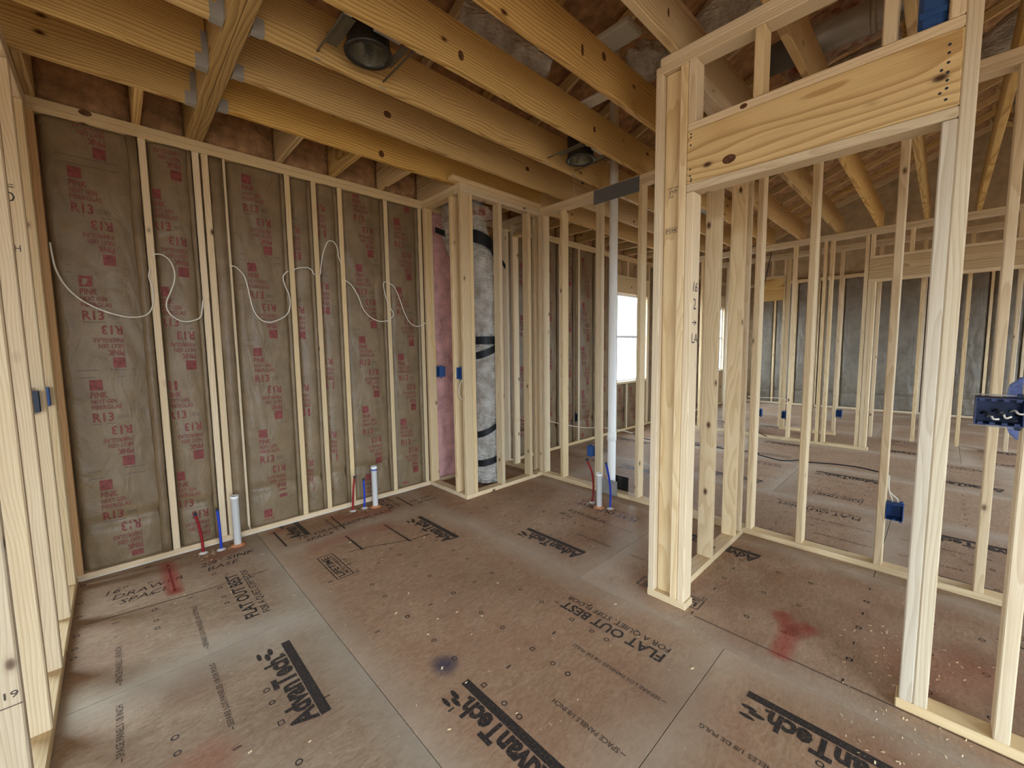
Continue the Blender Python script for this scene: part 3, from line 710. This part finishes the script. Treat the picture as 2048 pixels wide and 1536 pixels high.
# ---------------------------------------------------------------- tub wall and its run past the door (plane x = 3.22)
wt = struct('wall_tub', (XT, 1.0, 0))
for z0, z1 in ((HP, HP+T), (HP+T, H)): lum('top_plate', wt, XT, XT+SW, -2.2, YL-.002, z0, z1)
lum('bottom_plate', wt, XT, XT+SW, -2.2, YL-.002, 0, T)
TY = [(3.478, 1), (3.32, 1), (2.998, 1), (2.908, 1), (2.866, 1), (2.618, 1), (2.200, 1), (1.782, 1), (1.38, 1), (1.03, 1), (.89, 1.0), (.585, 1), (.187, 1), (-.218, 1), (-.62, 1), (-1.03, 1), (-1.43, 1), (-1.84, 1)]
for y, t in TY: stud_y(wt, y, XT, tint=t)
lum('blocking', wt, XT, XT+SW, 3.04, 3.316, 2.57, 2.608); lum('blocking', wt, XT+.05, XT+SW, 3.04, 3.316, 2.608, HP)
# ---------------------------------------------------------------- door wall (plane x = 2.034) and short partition
wd = struct('wall_door', (XD, .5, 0))
for z0, z1, y1 in ((HP, HP+T, 1.061), (HP+T, H, 1.040)): lum('top_plate', wd, XD, XD+SW, -2.0, y1, z0, z1, tint=1.0)
lum('bottom_plate', wd, XD, XD+SW, .851, 1.064, 0, T, tint=1.03); lum('bottom_plate', wd, XD, XD+SW, -2.0, .055, 0, T)
stud_y(wd, 1.023, XD); stud_y(wd, .899, XD)
stud_y(wd, .860, XD, T, 2.098, 1.0, 'jack_stud')
stud_y(wd, .008, XD, T, 2.098, (.94, 1.0, 1.12), 'jack_stud'); stud_y(wd, -.0305, XD, T, HP, (.94, 1.0, 1.10))
for y in (-.224, -.63, -1.04, -1.44): stud_y(wd, y, XD)
lum('header_plate', wd, XD, XD+SW, .008, .898, 2.100, 2.136); lum('header', wd, XD, XD+T, .008, .898, 2.137, 2.377, HEADER, 1.0); lum('header', wd, XD+.051, XD+SW, .008, .898, 2.137, 2.377, JOIST)
lum('header_plate', wd, XD, XD+SW, .008, .898, 2.378, 2.414)
for y in (.860, .583, .173, .008): stud_y(wd, y, XD, 2.415, HP, 1.02, 'cripple_stud')
nm_ = lathe([(.0001, -.002), (.0035, -.002), (.0045, -.0005), (.0001, .0)], 8, BOXDARK)
for y, zs in ((.04, (2.335, 2.31, 2.28, 2.25, 2.225, 2.20, 2.165)), (.055, (2.262, 2.19)), (.88, (2.36, 2.345, 2.31, 2.20, 2.17)), (.79, ()), (.875, (2.155, 2.145))):
    for z in zs: link('nail', nm_, None, wd, (XD-.0005, y, z), (0, -math.pi/2, 0))
wp = struct('wall_partition', (2.6, .98, 0)); YP = .935
lum('bottom_plate', wp, XD+SW+.002, XT-.001, YP, YP+SW, 0, T)
for z0, z1 in ((HP, HP+T), (HP+T, H)): lum('top_plate', wp, XD+SW+.002, XT-.001, YP, YP+SW, z0, z1)
lum('stud', wp, XD+.030, XD+.068, YP+.003, YP+SW-.003, T+.001, HP-.001) 
for x, t in ((2.60, 1.0), (3.018, 1.0), (3.13, 1.0)): stud_x(wp, x, YP, tint=t)
# big knots that show on single boards
KNOT = plain('knot_wood', lin(92, 60, 38), .7, .2, 0, .5, 160)
kd = lathe([(.0001, .0012), (.010, .0014), (.0135, .0006), (.015, 0)], 14, KNOT)
for a, b, ax, v, par, sc in ((1458, 318, 'X', XD, wd, (1.3, 1.9, 1)), (1487, 212, 'X', XD, wd, (.7, 1.0, 1)), (170, 226, 'Y', YL, wl, (1.9, 1.1, 1)), (922, 111, 'Y', 1.774, ce, (1.2, 1.6, 1)), (1189, 259, 'Y', 1.774, ce, (.9, 1.3, 1)), (763, 308, 'Y', 2.982, ce, (1.5, 1.6, 1)), (775, 229, 'Y', 2.577, ce, (1.8, 1.4, 1)), (1055, 338, 'Y', 2.577, ce, (1.5, 1.2, 1)), (1165, 100, 'Y', 1.364, ce, (.8, 2.0, 1)), (1208, 113, 'Y', 1.364, ce, (1.3, 1.5, 1)), (1337, 25, 'Y', .952, ce, (.7, 1.3, 1))):
    q = px(a, b, ax, v); o = link('knot', kd, None, par, q, (0, -math.pi/2, 0) if ax == 'X' else (math.pi/2, 0, 0)); o.scale = sc
# marks on the door post
p = Print().text('16', -.03, .10, .05, None, 0, .2).text('2', -.02, .015, .055).rect(-.03, .02, -.052, -.047).text('>', -.005, -.07, .04).text('LA', -.03, -.15, .05)
link('pencil_mark', p.mesh(lambda u, v: (u*.95, 0, v), MARKER), None, wd, (XD+.045, .8592, 1.53))
p = Print().text('PS943', 0, 0, .017, .06, .01).frame(-.005, .065, -.005, .022, .002); link('grade_stamp', p.mesh(lambda u, v: (0, -u, v), INK_FAINT), None, wd, (XD+.0292, 1.005, 1.935))
p = Print().text('SYP', 0, 0, .02, .04, .01).rect(-.01, .05, .028, .031).text('M9', .0, -.02, .014); link('grade_stamp', p.mesh(lambda u, v: (0, -u, v), INK_FAINT), None, wd, (XD+.0292, .995, 2.12))
p = Print().text('KD-HT', 0, 0, .016, .05, .01).frame(-.006, .056, -.006, .022, .002)
for y, z in ((3.4778, .88), (3.4778, 2.05)): link('grade_stamp', p.mesh(lambda u, v: (u, 0, v), INK_FAINT), None, we, (-.32, y, z))
p = Print().text('O', 0, 0, .05, .045, .0).rect(0, .045, .065, .069).rect(0, .045, .076, .079); link('pencil_mark', p.mesh(lambda u, v: (u, 0, v), MARKER), None, we, (-.32, 2.9842, 2.06))
p = Print().text('PH', 0, 0, .03, .035, .005); link('grade_stamp', p.mesh(lambda u, v: (u, 0, v), INK_FAINT), None, we, (-.31, 2.9842, 1.84))
p = Print().frame(0, .03, 0, .035, .003).text('S', .008, .008, .02).text('KD19', .0, -.19, .02, .08, .01).rect(0, .085, -.215, -.212); link('grade_stamp', p.mesh(lambda u, v: (u, 0, v), INK_FAINT), None, we, (-.335, 1.7192, .62))

# ---------------------------------------------------------------- hall wall, closet wall beyond
wh = struct('wall_hall', (XW3, 1.2, 0))
for z0, z1 in ((HP, HP+T), (HP+T, H)): lum('top_plate', wh, XW3, XW3+SW, -2.2, YL-.6, z0, z1)
lum('bottom_plate', wh, XW3, XW3+SW, .60, YL-.6, 0, T)
for y in (2.69, 2.28, 1.868, 1.453, 1.195, 1.115, 1.046, .697): stud_y(wh, y, XW3)
stud_y(wh, .655, XW3, T, 2.12, name='jack_stud'); stud_y(wh, .617, XW3, T, 2.12, name='jack_stud')
lum('header', wh, XW3, XW3+T, -2.0, .693, 2.156, 2.395, JOIST, 1.08); lum('header_plate', wh, XW3, XW3+SW, -2.0, .693, 2.119, 2.155); lum('header_plate', wh, XW3, XW3+SW, -2.0, .693, 2.396, 2.43)
for y in (.65, .30, -.105, -.51, -.9): stud_y(wh, y, XW3, 2.43, HP, name='cripple_stud')
wk = struct('wall_closet', (XW4, 1.2, 0))
for z0, z1 in ((HP, HP+T), (HP+T, H)): lum('top_plate', wk, XW4, XW4+SW, -2.2, 3.0, z0, z1)
lum('bottom_plate', wk, XW4, XW4+SW, 1.05, 1.77, 0, T)
for y in (1.755, 1.715, 1.06, .64, .21, -.2, -.6): stud_y(wk, y, XW4)
stud_y(wk, 2.13, XW4); stud_y(wk, 2.17, XW4); stud_y(wk, 2.6, XW4)
for k in range(2): lum('header', wk, XW4+k*.05, XW4+k*.05+T, 1.755, 2.13, 2.06, 2.40, JOIST, 1.05)
lum('header_plate', wk, XW4, XW4+SW, 1.755, 2.13, 2.40, 2.44); stud_y(wk, 1.93, XW4, 2.44, HP, name='cripple_stud')

# ---------------------------------------------------------------- plumbing
def stub(px_, py, label, h, grp):
    b = px(px_, py, 'Z', 0); b.z = 0
    t = thing('drain_stub', label, 'pipe', b, grp)
    link('pipe', lathe([(.0001, 0), (.024, 0), (.024, h-.022), (.0255, h-.022), (.0255, h), (.021, h), (.021, h-.05), (.0001, h-.05)], 24, PVC), None, t, b)
    link('foam_collar', lathe([(.024, .012), (.032, .010), (.042, .004), (.046, 0)], 14, FOAM), None, t, b); return t
def pex(pts, mat, name, label, grp):
    b = Vector(pts[0]); t = thing(name, label, 'pipe', b, grp)
    path = smooth_path(pts, 6); tube('tube', path, .0085, mat, t, 10, 1)
    e = path[-1]; dr = (path[-1]-path[-2]).normalized()
    link('end_cap', tube_mesh([e-dr*.012-b+b*0, e+dr*.004-b], .0095, 10, BOXDARK), None, t, b)
    link('caulk_blob', lathe([(.009, .010), (.016, .008), (.024, .003), (.028, 0)], 10, CAULK), None, t, b); return t
GP = 'plumbing stubs through the bathroom floor'
p1, p2, p3 = px(476, 1090, 'Z', 0), px(751, 1013, 'Z', 0), px(1198, 1015, 'Z', 0)
stub(476, 1090, 'white drain stub standing at the double stud', .36, GP); stub(751, 1013, 'white drain stub with blue primer ring nearest the duct chase', .36, GP); stub(1198, 1015, 'white drain stub at the tub, between two bowed supply tubes', .30, GP)
def pexpx(pts, mat, nm, label):
    b = px(*pts[0], 'Z', 0); out = [Vector((b.x, b.y, 0))]
    for q in pts[1:]: out.append(px(*q, 'Y', b.y))
    pex(out, mat, nm, label, GP)
pexpx([(407, 1106), (404, 1080), (398, 1052), (390, 1028)], PEX_RED, 'hot_water_stub', 'red supply tube left of the first white stub, beside the entry wall end')
pexpx([(443, 1099), (441, 1075), (438, 1045), (434, 1018)], PEX_BLUE, 'cold_water_stub', 'blue supply tube left of the first white stub, at the double stud')
pexpx([(706, 1022), (706, 1000), (707, 975), (709, 953)], PEX_RED, 'hot_water_stub', 'straight red supply tube in front of the seventh stud')
pexpx([(729, 1016), (729, 995), (728, 975), (727, 958)], PEX_BLUE, 'cold_water_stub', 'short blue supply tube next to the primer-ringed white stub')
pexpx([(1184, 1005), (1187, 975), (1184, 945), (1174, 919)], PEX_RED, 'hot_water_stub', 'bowed red supply tube at the tub wall')
pexpx([(1220, 1017), (1221, 985), (1218, 955), (1212, 926)], PEX_BLUE, 'cold_water_stub', 'bowed blue supply tube at the tub wall')
link('primer_ring', lathe([(.0243, .325), (.0258, .326), (.0258, .334), (.0243, .335)], 24, PEX_BLUE), None, bpy.data.objects['drain_stub.001'], p2)
vp = thing('vent_pipe', 'tall white vent pipe running up inside the tub wall', 'pipe', (XT+.045, 2.08, .04))
link('pipe', lathe([(.037, 0), (.037, 3.9), (.033, 3.9), (.033, 0)], 28, PVC), None, vp, (XT+.045, 2.08, .04))
link('coupling', lathe([(.038, 0), (.042, .004), (.042, .075), (.038, .08)], 28, PVC), None, vp, (XT+.045, 2.08, .5))
def plate(name, label, x, y0, y1, z0, z1, mat=GREYPLATE):
    t = thing(name, label, 'plate', (x, (y0+y1)/2, z0)); box('plate', t, x-.002, x, y0, y1, z0, z1, mat, .0005)
    for a in (.12, .5, .88):
        for b in (.2, .8): link('nail', nm_, None, t, (x-.0022, y0+(y1-y0)*a, z0+(z1-z0)*b), (0, -math.pi/2, 0))
plate('nail_plate', 'long grey steel nail plate across the tub wall top plates', XT-.0005, 1.809, 2.26, 2.638, 2.762)
plate('nail_plate', 'grey steel shoe plate at the foot of the vent pipe, tub side', XT-.0005, 1.99, 2.16, .002, .14, STEEL); plate('nail_plate', 'dark steel shoe plate at the foot of the vent pipe, hall side', XT+SW+.0025, 1.93, 2.14, .012, .17, DARKSTEEL)

# ---------------------------------------------------------------- electrical boxes
def ebox(name, label, loc, w, h, dep, face, mat=BOXBLUE, group='electrical boxes nailed to the studs', gangs=1):
    """open box; face = outward direction of the opening (unit axis)"""
    t = thing(name, label, 'electrical box', loc, group); V = []; th = .003
    bm = bmesh.new()
    def b(x0, x1, y0, y1, z0, z1):
        r = bmesh.ops.create_cube(bm, size=1)['verts']; bmesh.ops.scale(bm, vec=(x1-x0, y1-y0, z1-z0), verts=r); bmesh.ops.translate(bm, vec=((x0+x1)/2, (y0+y1)/2, (z0+z1)/2), verts=r)
    # local: opening towards -Y, width X, height Z
    b(-w/2, w/2, dep-th, dep, 0, h); b(-w/2, -w/2+th, 0, dep-th, 0, h); b(w/2-th, w/2, 0, dep-th, 0, h); b(-w/2+th, w/2-th, 0, dep-th, 0, th); b(-w/2+th, w/2-th, 0, dep-th, h-th, h)
    for s in (0, 1):                                                 # screw bosses
        for k in range(gangs): cx = -w/2+(k+.5)*w/gangs; z = h*s; b(cx-.006, cx+.006, 0, .02, z-.010 if s else th, z-th if s else .010)
    me = bpy.data.meshes.new('box'); bm.to_mesh(me); bm.free(); me.materials.append(mat)
    rz = {(0, -1): 0, (1, 0): math.pi/2, (0, 1): math.pi, (-1, 0): -math.pi/2}[face]
    o = link('box_body', me, None, t, loc); o.rotation_euler = (0, 0, rz)
    R = Matrix.Rotation(rz, 3, 'Z'); base = Vector(loc)
    for z in (-.012, h+.004):
        ln = tube('mounting_nail', [base+R@Vector((-w/2-.012, dep*.5, z+.004)), base+R@Vector((w/2+.008, dep*.35, z+.004))], .002, STEEL, t, 6, 1)
        b0 = box_mesh(.012, .016, .012, .001); b0.materials.append(mat); q = link('nail_lug', b0, None, t, base+R@Vector((w/2-.010, dep*.4, z+.004))); q.rotation_euler = (0, 0, rz)
    return t, R, base
ebox('switch_box', 'bright blue switch box on the entry wall beside the left corner', (-.268, 3.372, 1.085), .055, .10, .075, (1, 0))
ebox('switch_box', 'dark grey switch box on the entry wall stud', (-.268, 2.945, 1.095), .055, .10, .075, (1, 0), BOXDARK)
t, R, b_ = ebox('outlet_box', 'blue box at the yellow cable in the chase corner', (2.29, 3.455, 1.09), .085, .10, .07, (-1, 0))
ebox('switch_box', 'blue switch box on the chase side stud beside the pink batt', (2.225, 3.015, 1.09), .055, .105, .075, (-1, 0))
t, R, b_ = ebox('outlet_box', 'blue outlet box with white leads on the stud past the doorway', (3.235, .147, .328), .075, .098, .075, (-1, 0))
for k in (-.012, .012): tube('lead', [b_+Vector((.05, k, .09)), b_+Vector((.03, k+.006, .125)), b_+Vector((.02, .03, .17)), b_+Vector((.02, .034, .26))], .0035, CABLE, t)
t, R, b_ = ebox('switch_box', 'wide four-gang box with wire ends on the door wall stud', (2.028, -.135, 1.10), .104, .088, .08, (-1, 0), plain('navy_box', lin(34, 44, 78), .5), gangs=4)
for k in range(7): a = -.04+.0125*k; z = .03+.012*math.sin(k*2.1); tube('wire_end', [b_+Vector((.06, a, z)), b_+Vector((.02, a-.006, z+.01)), b_+Vector((.004, a-.012, z+.004*math.cos(k))), b_+Vector((.002, a-.024, z+.002))], .003, CABLE if k % 2 else CABLE_K, t)
ebox('outlet_box', 'small blue box low on the hall wall, at the hanging black cable', (6.82, 1.835, .31), .05, .10, .07, (-1, 0)); ebox('outlet_box', 'small blue box low on the hall wall, at the doorway under the header', (6.82, 1.525, .31), .055, .10, .07, (-1, 0))
ebox('outlet_box', 'small blue box low on the closet wall post', (7.68, 1.022, .28), .065, .10, .07, (-1, 0))
ebox('outlet_box', 'dark box low on the window wall beside a bare stud', (4.62, YL+.005, .32), .06, .11, .07, (0, -1), BOXDARK); ebox('outlet_box', 'slim blue box on the back of the tub wall, near the vent pipe', (XT+.03, 2.27, .33), .05, .10, .07, (1, 0))
# plastic wrapped bundle behind the four-gang box and in the transom
def lump(name, label, cat, loc, size, mat, seed, amp=.25):
    bm = bmesh.new(); bmesh.ops.create_icosphere(bm, subdivisions=4, radius=1)
    for v in bm.verts:
        n = v.co.normalized(); k = 1+amp*noise.noise(n*1.7+Vector((seed, 0, 0)))+amp*.4*noise.noise(n*5+Vector((0, seed, 0)))
        v.co = Vector((n.x*size[0]*k, n.y*size[1]*k, n.z*size[2]*k))
    me = bpy.data.meshes.new('lump'); bm.to_mesh(me); bm.free(); me.materials.append(mat)
    for f in me.polygons: f.use_smooth = True
    return tag(link(name, me, None, None, loc), label, cat)
lump('plastic_bag', 'crumpled pale blue plastic bag tucked behind the four-gang box', 'bag', (2.17, -.20, 1.145), (.03, .045, .10), BAGBLUE, 3)
bt = thing('ceiling_box', 'blue plastic box on the flat plate over the door header', 'electrical box', (XD+.05, .086, 2.415))
me = box_mesh(.08, .072, .15, .014); me.materials.append(BOXBLUE); link('box_body', me, None, bt, (XD+.05, .086, 2.492))
box('rim', bt, XD+.004, XD+.012, .052, .120, 2.45, 2.47, BOXBLUE)

# ---------------------------------------------------------------- cables
def cable_px(name, label, pts, axis, val, r=.0035, mat=None, group=None):
    return tag(tube(name, [px(a, b, axis, val) for a, b in pts], r, mat or CABLE, None, 8, 5), label, 'cable', group)
za = lambda pts: [(a/2.954, 180+b/2.954) for a, b in pts]; zb_ = lambda pts: [(400+a/3.656, 280+b/3.656) for a, b in pts]
runs = [('white cable drooping across the wide bay by the entry corner', za([(295, 900), (305, 960), (330, 1060), (390, 1160), (480, 1240), (600, 1300), (720, 1335), (800, 1342), (860, 1330), (895, 1295), (905, 1240), (900, 1170), (880, 1105), (885, 1060)])),
 ('white cable making an S loop left of the double stud', za([(895, 985), (915, 970), (960, 975), (1005, 1010), (1030, 1070), (1030, 1130), (1010, 1190), (985, 1250), (990, 1300), (1030, 1345), (1090, 1368), (1150, 1360), (1185, 1340), (1195, 1290), (1200, 1240)])),
 ('white cable drooping across the bay right of the double stud', zb_([(215, 915), (232, 920), (270, 935), (320, 990), (345, 1060), (370, 1170), (395, 1250), (440, 1310), (500, 1332), (560, 1320), (620, 1290), (650, 1250), (660, 1190), (650, 1130), (620, 1060), (608, 1000), (630, 968), (645, 960)])),
 ('short white cable arching over the first narrow bay', zb_([(670, 955), (680, 950), (730, 935), (790, 935), (820, 955), (828, 975), (840, 985)])),
 ('white cable humped high in the second narrow bay', zb_([(870, 985), (880, 975), (885, 920), (900, 830), (930, 750), (960, 738), (990, 760), (1008, 810), (1012, 850), (1030, 900)])),
 ('white cable drooping behind the second red stub', zb_([(1050, 1020), (1065, 1028), (1110, 1065), (1160, 1150), (1190, 1230), (1240, 1290), (1310, 1325), (1370, 1320), (1405, 1295), (1412, 1265), (1395, 1230), (1360, 1150), (1340, 1060), (1350, 1040), (1360, 1036)])),
 ('white cable drooping in the last bay before the chase', zb_([(1375, 1040), (1385, 1048), (1420, 1075), (1455, 1150), (1490, 1250), (1530, 1330), (1580, 1362), (1620, 1355), (1650, 1335)]))]
for lb, pts in runs: cable_px('cable_run', lb, pts, 'Y', YL-.006, .0042, None, 'white cable along the vanity wall')
E_ = lambda a, b: (820+a/4.8, 320+b/4.8); D_ = lambda a, b: (820+a/4.043, 640+b/4.043)
cable_px('cable_run', 'yellow cable stapled down the chase corner to a blue box', [E_(195, 465), E_(180, 520), E_(172, 700), E_(178, 900), E_(195, 1200), E_(210, 1330), E_(190, 1450), D_(175, 0), D_(178, 160), D_(200, 240), D_(205, 310), D_(225, 360)], 'Y', 3.47, .004, CABLE_Y)
cable_px('cable_run', 'white cable looping below the chase switch box', [D_(425, 480), D_(405, 520), D_(395, 570), D_(400, 620), D_(430, 650)], 'X', XC+.01, .004)
hz = lambda a, b: (1060+a/4.042, 660+b/4.042)
cable_px('cable_run', 'white cable strung through the tub wall studs', [D_(785, 750), D_(920, 798), hz(160, 738), hz(240, 757), hz(400, 785), hz(505, 790), hz(580, 788), hz(640, 795), hz(760, 815), hz(830, 835)], 'X', XT+.10, .0045)
fz = lambda a, b: (1460+a/6.4, 720+b/6.4); gz = lambda a, b: (1480+a/6.827, 800+b/6.827)
cable_px('cable_run', 'black cable snaking over the hall floor', [hz(830, 835), hz(900, 860), hz(965, 885), gz(100, 700), gz(250, 745), gz(430, 795), gz(560, 825), gz(700, 828), gz(820, 820), gz(960, 850), gz(1240, 870), gz(1500, 900), gz(1700, 935), gz(1890, 980)], 'Z', .006, .006, CABLE_K)
cable_px('cable_run', 'black cable hanging down the hall wall stud to the floor', [(1543, 505), (1534, 545), (1527, 580), (1522, 640), (1518, 700), (1515, 760), (1517, 800), (1518, 818), (1514, 835), (1513, 856), (1520, 866), (1534, 873)], 'X', 6.79, .006, CABLE_K)
cable_px('cable_run', 'thin white cable crossing behind the hall wall', [fz(230, 465), fz(400, 478), fz(560, 485), fz(690, 495), fz(720, 520)], 'X', XW3+.05, .005)

# ---------------------------------------------------------------- foil duct in the chase, straps
du = thing('foil_duct', 'foil-wrapped flexible duct standing in the chase with black straps', 'duct', (2.665, 3.16, .0))
pts = [(2.665, 3.16, .03), (2.665, 3.16, .4), (2.67, 3.16, .8), (2.668, 3.17, 1.3), (2.66, 3.17, 1.75), (2.63, 3.18, 2.15), (2.60, 3.19, 2.45), (2.57, 3.21, 2.66), (2.555, 3.22, 2.765)]
tube('duct_sleeve', pts, lambda t: .128+.012*math.sin(t*23)+.006*math.sin(t*61), FOIL, du, 40, 16, jit=.10, cap=True)
tube('duct_branch', [(2.45, 3.37, 2.765), (2.44, 3.36, 2.62), (2.44, 3.36, 2.42), (2.50, 3.30, 2.2)], lambda t: .085, FOIL, du, 28, 12, jit=.14)
tube('torn_lining', [(2.60, 3.17, 2.60), (2.60, 3.17, 2.68)], lambda t: .143, PINKWRAP, du, 30, 4, jit=.25)
def strap(pts, w): 
    V = []; Fc = []
    for p in pts: V += [Vector(p)-Vector((0, 0, w/2)), Vector(p)+Vector((0, 0, w/2))]
    for i in range(len(pts)-1): Fc.append((2*i, 2*i+2, 2*i+3, 2*i+1))
    o = link('strap', mesh_of([v-Vector(pts[0]) for v in V], Fc, BLACKTAPE), None, du, pts[0]); so = o.modifiers.new('t', 'SOLIDIFY'); so.thickness = .002; return o
def ring_strap(z, tilt, w, cx=2.665, cy=3.16, r=.148, a0=-2.9, a1=.3):
    strap([(cx+r*math.cos(a), cy+r*math.sin(a), z+tilt*math.cos(a)) for a in [a0+(a1-a0)*k/16 for k in range(17)]], w)
ring_strap(2.36, -.06, .12, 2.62, 3.18, .155); ring_strap(1.44, .0, .075); ring_strap(1.36, .07, .07); ring_strap(.60, .085, .06); ring_strap(.27, .04, .065)
strap([(2.30, 3.43, 2.50), (2.36, 3.34, 2.45), (2.44, 3.26, 2.40), (2.49, 3.18, 2.37)], .055)
strap([(2.76, 3.10, 2.30), (2.80, 3.05, 2.22), (2.81, 3.0, 2.15)], .05)

# ---------------------------------------------------------------- recessed light cans between the joists
PAN = plain('dull_pan_steel', lin(104, 96, 80), .45, .5, .5)
def can(x, y, label):
    t = thing('recessed_can', label, 'light fixture', (x, y, H), 'recessed light cans between the joists'); z = H+.01
    link('can_housing', lathe([(.10, .165), (.10, .03), (.098, .0)], 32, DARKSTEEL), None, t, (x, y, z))
    link('reflector', lathe([(.0001, .155), (.05, .15), (.078, .10), (.086, .02), (.088, .0)], 32, REFLECTOR), None, t, (x, y, z))
    link('trim_ring', lathe([(.086, .004), (.088, -.004), (.110, -.004), (.112, .004), (.100, .012)], 32, DARKSTEEL), None, t, (x, y, z))
    link('lid', lathe([(.0001, .166), (.10, .166)], 32, DARKSTEEL), None, t, (x, y, z))
    box('mounting_pan', t, x-.17, x-.112, y-.12, y+.10, z+.03, z+.032, PAN, 0); box('mounting_pan', t, x+.112, x+.15, y-.12, y+.06, z+.03, z+.032, PAN, 0)
    box('junction_box', t, x-.03, x+.10, y-.165, y-.115, z+.03, z+.13, STEEL)
    for dx in (-.175, .165):
        box('hanger_bar', t, x+dx-.004, x+dx+.004, y-.185, y+.185, z+.020, z+.028, PAN, .001)
        for dy in (-.183, .18): box('bar_foot', t, x+dx-.016, x+dx+.016, y+dy, y+dy+.003, z-.012, z+.04, STEEL, 0)
    link('lamp_socket', lathe([(.0001, .06), (.018, .06), (.02, .13), (.0001, .14)], 16, BOXDARK), None, t, (x, y, z))
can(.985, 1.992, 'round recessed light can nearer the dark ceiling beam'); can(2.665, 1.992, 'round recessed light can near the tub wall')

# ---------------------------------------------------------------- ducts and scraps up in the attic
def flex(name, label, pts, r, mat, jit=.12, n=28): return tag(tube(name, pts, r, mat, None, n, 8, jit=jit), label, 'duct', 'attic ducts')
gd = thing('metal_duct', 'straight galvanised duct lying over the joists behind the door header', 'duct', (3.14, .1, 3.16))
tube('duct_pipe', [(3.14, .10, 3.16), (3.14, .36, 3.16), (3.14, .68, 3.16), (3.14, .9, 3.16)], .082, STEEL, gd, 28, 1)
tube('taped_end', [(3.14, .665, 3.16), (3.14, .78, 3.16), (3.14, .905, 3.16)], .0845, GREYPLATE, gd, 28, 1); tube('band', [(3.14, .345, 3.16), (3.14, .375, 3.16)], .086, STEEL, gd, 28, 1)
P_ = lambda x, y, X: px(x, y, 'X', X)
flex('flex_duct', 'pink lined wrapped flex duct above the galvanised duct', [P_(1570, 150, 3.6), P_(1650, 75, 3.6), P_(1740, 25, 3.6), P_(1850, -50, 3.6)], .15, PINKWRAP, .16)
flex('flex_duct', 'foil flex duct under the galvanised duct', [P_(1560, 215, 4.1), P_(1640, 165, 4.1), P_(1720, 122, 4.1), P_(1800, 80, 4.1), P_(1880, 40, 4.1)], .075, FOIL, .15)
flex('flex_duct', 'large foil flex duct above the door wall post', [P_(1400, 95, 2.75), P_(1455, 25, 2.75), P_(1520, -40, 2.75), P_(1600, -110, 2.75)], .13, FOIL, .12)
flex('flex_duct', 'foil flex duct crossing over the bathroom joists', [P_(930, 25, 1.70), P_(985, 62, 1.82), P_(1040, 105, 1.98), P_(1100, 125, 2.15)], .075, FOIL, .18)
flex('flex_duct', 'foil flex duct crumpled over the right-hand room', [P_(1925, 130, 4.5), P_(1975, 110, 4.5), P_(2030, 70, 4.5), P_(2100, 20, 4.5)], .13, FOIL, .2)
flex('flex_duct', 'foil flex duct sagging below the joists of the right-hand room', [Vector((5.0, -.39, P_(1985, v, 5.0).z)) for v in (120, 185, 240, 285)], lambda t: .155-.05*t, FOIL, .2)
flex('flex_duct', 'foil flex duct over the back room ceiling', [(5.0, 1.9, 3.2), (5.6, 2.3, 3.15), (6.2, 2.6, 3.15), (6.6, 2.85, 3.1)], .12, FOIL, .15)
o = box('foam_block', None, 2.17, 2.33, 1.30, 1.52, 3.15, 3.19, plain('grey_white_board', lin(186, 180, 166), .7), .01); tag(o, 'pale insulation board scrap lying over the joists', 'board')
lump('foil_scrap', 'crumpled foil wrap beside the pale board over the joists', 'wrap', (2.62, 1.42, 3.20), (.16, .12, .08), FOIL, 8, .4)
o = box('foam_block', None, 2.40, 2.50, 1.385, 1.83, 3.0065, 3.03, plain('white_board', lin(206, 200, 190), .7), .01); tag(o, 'white board scrap between the bathroom joists', 'board')
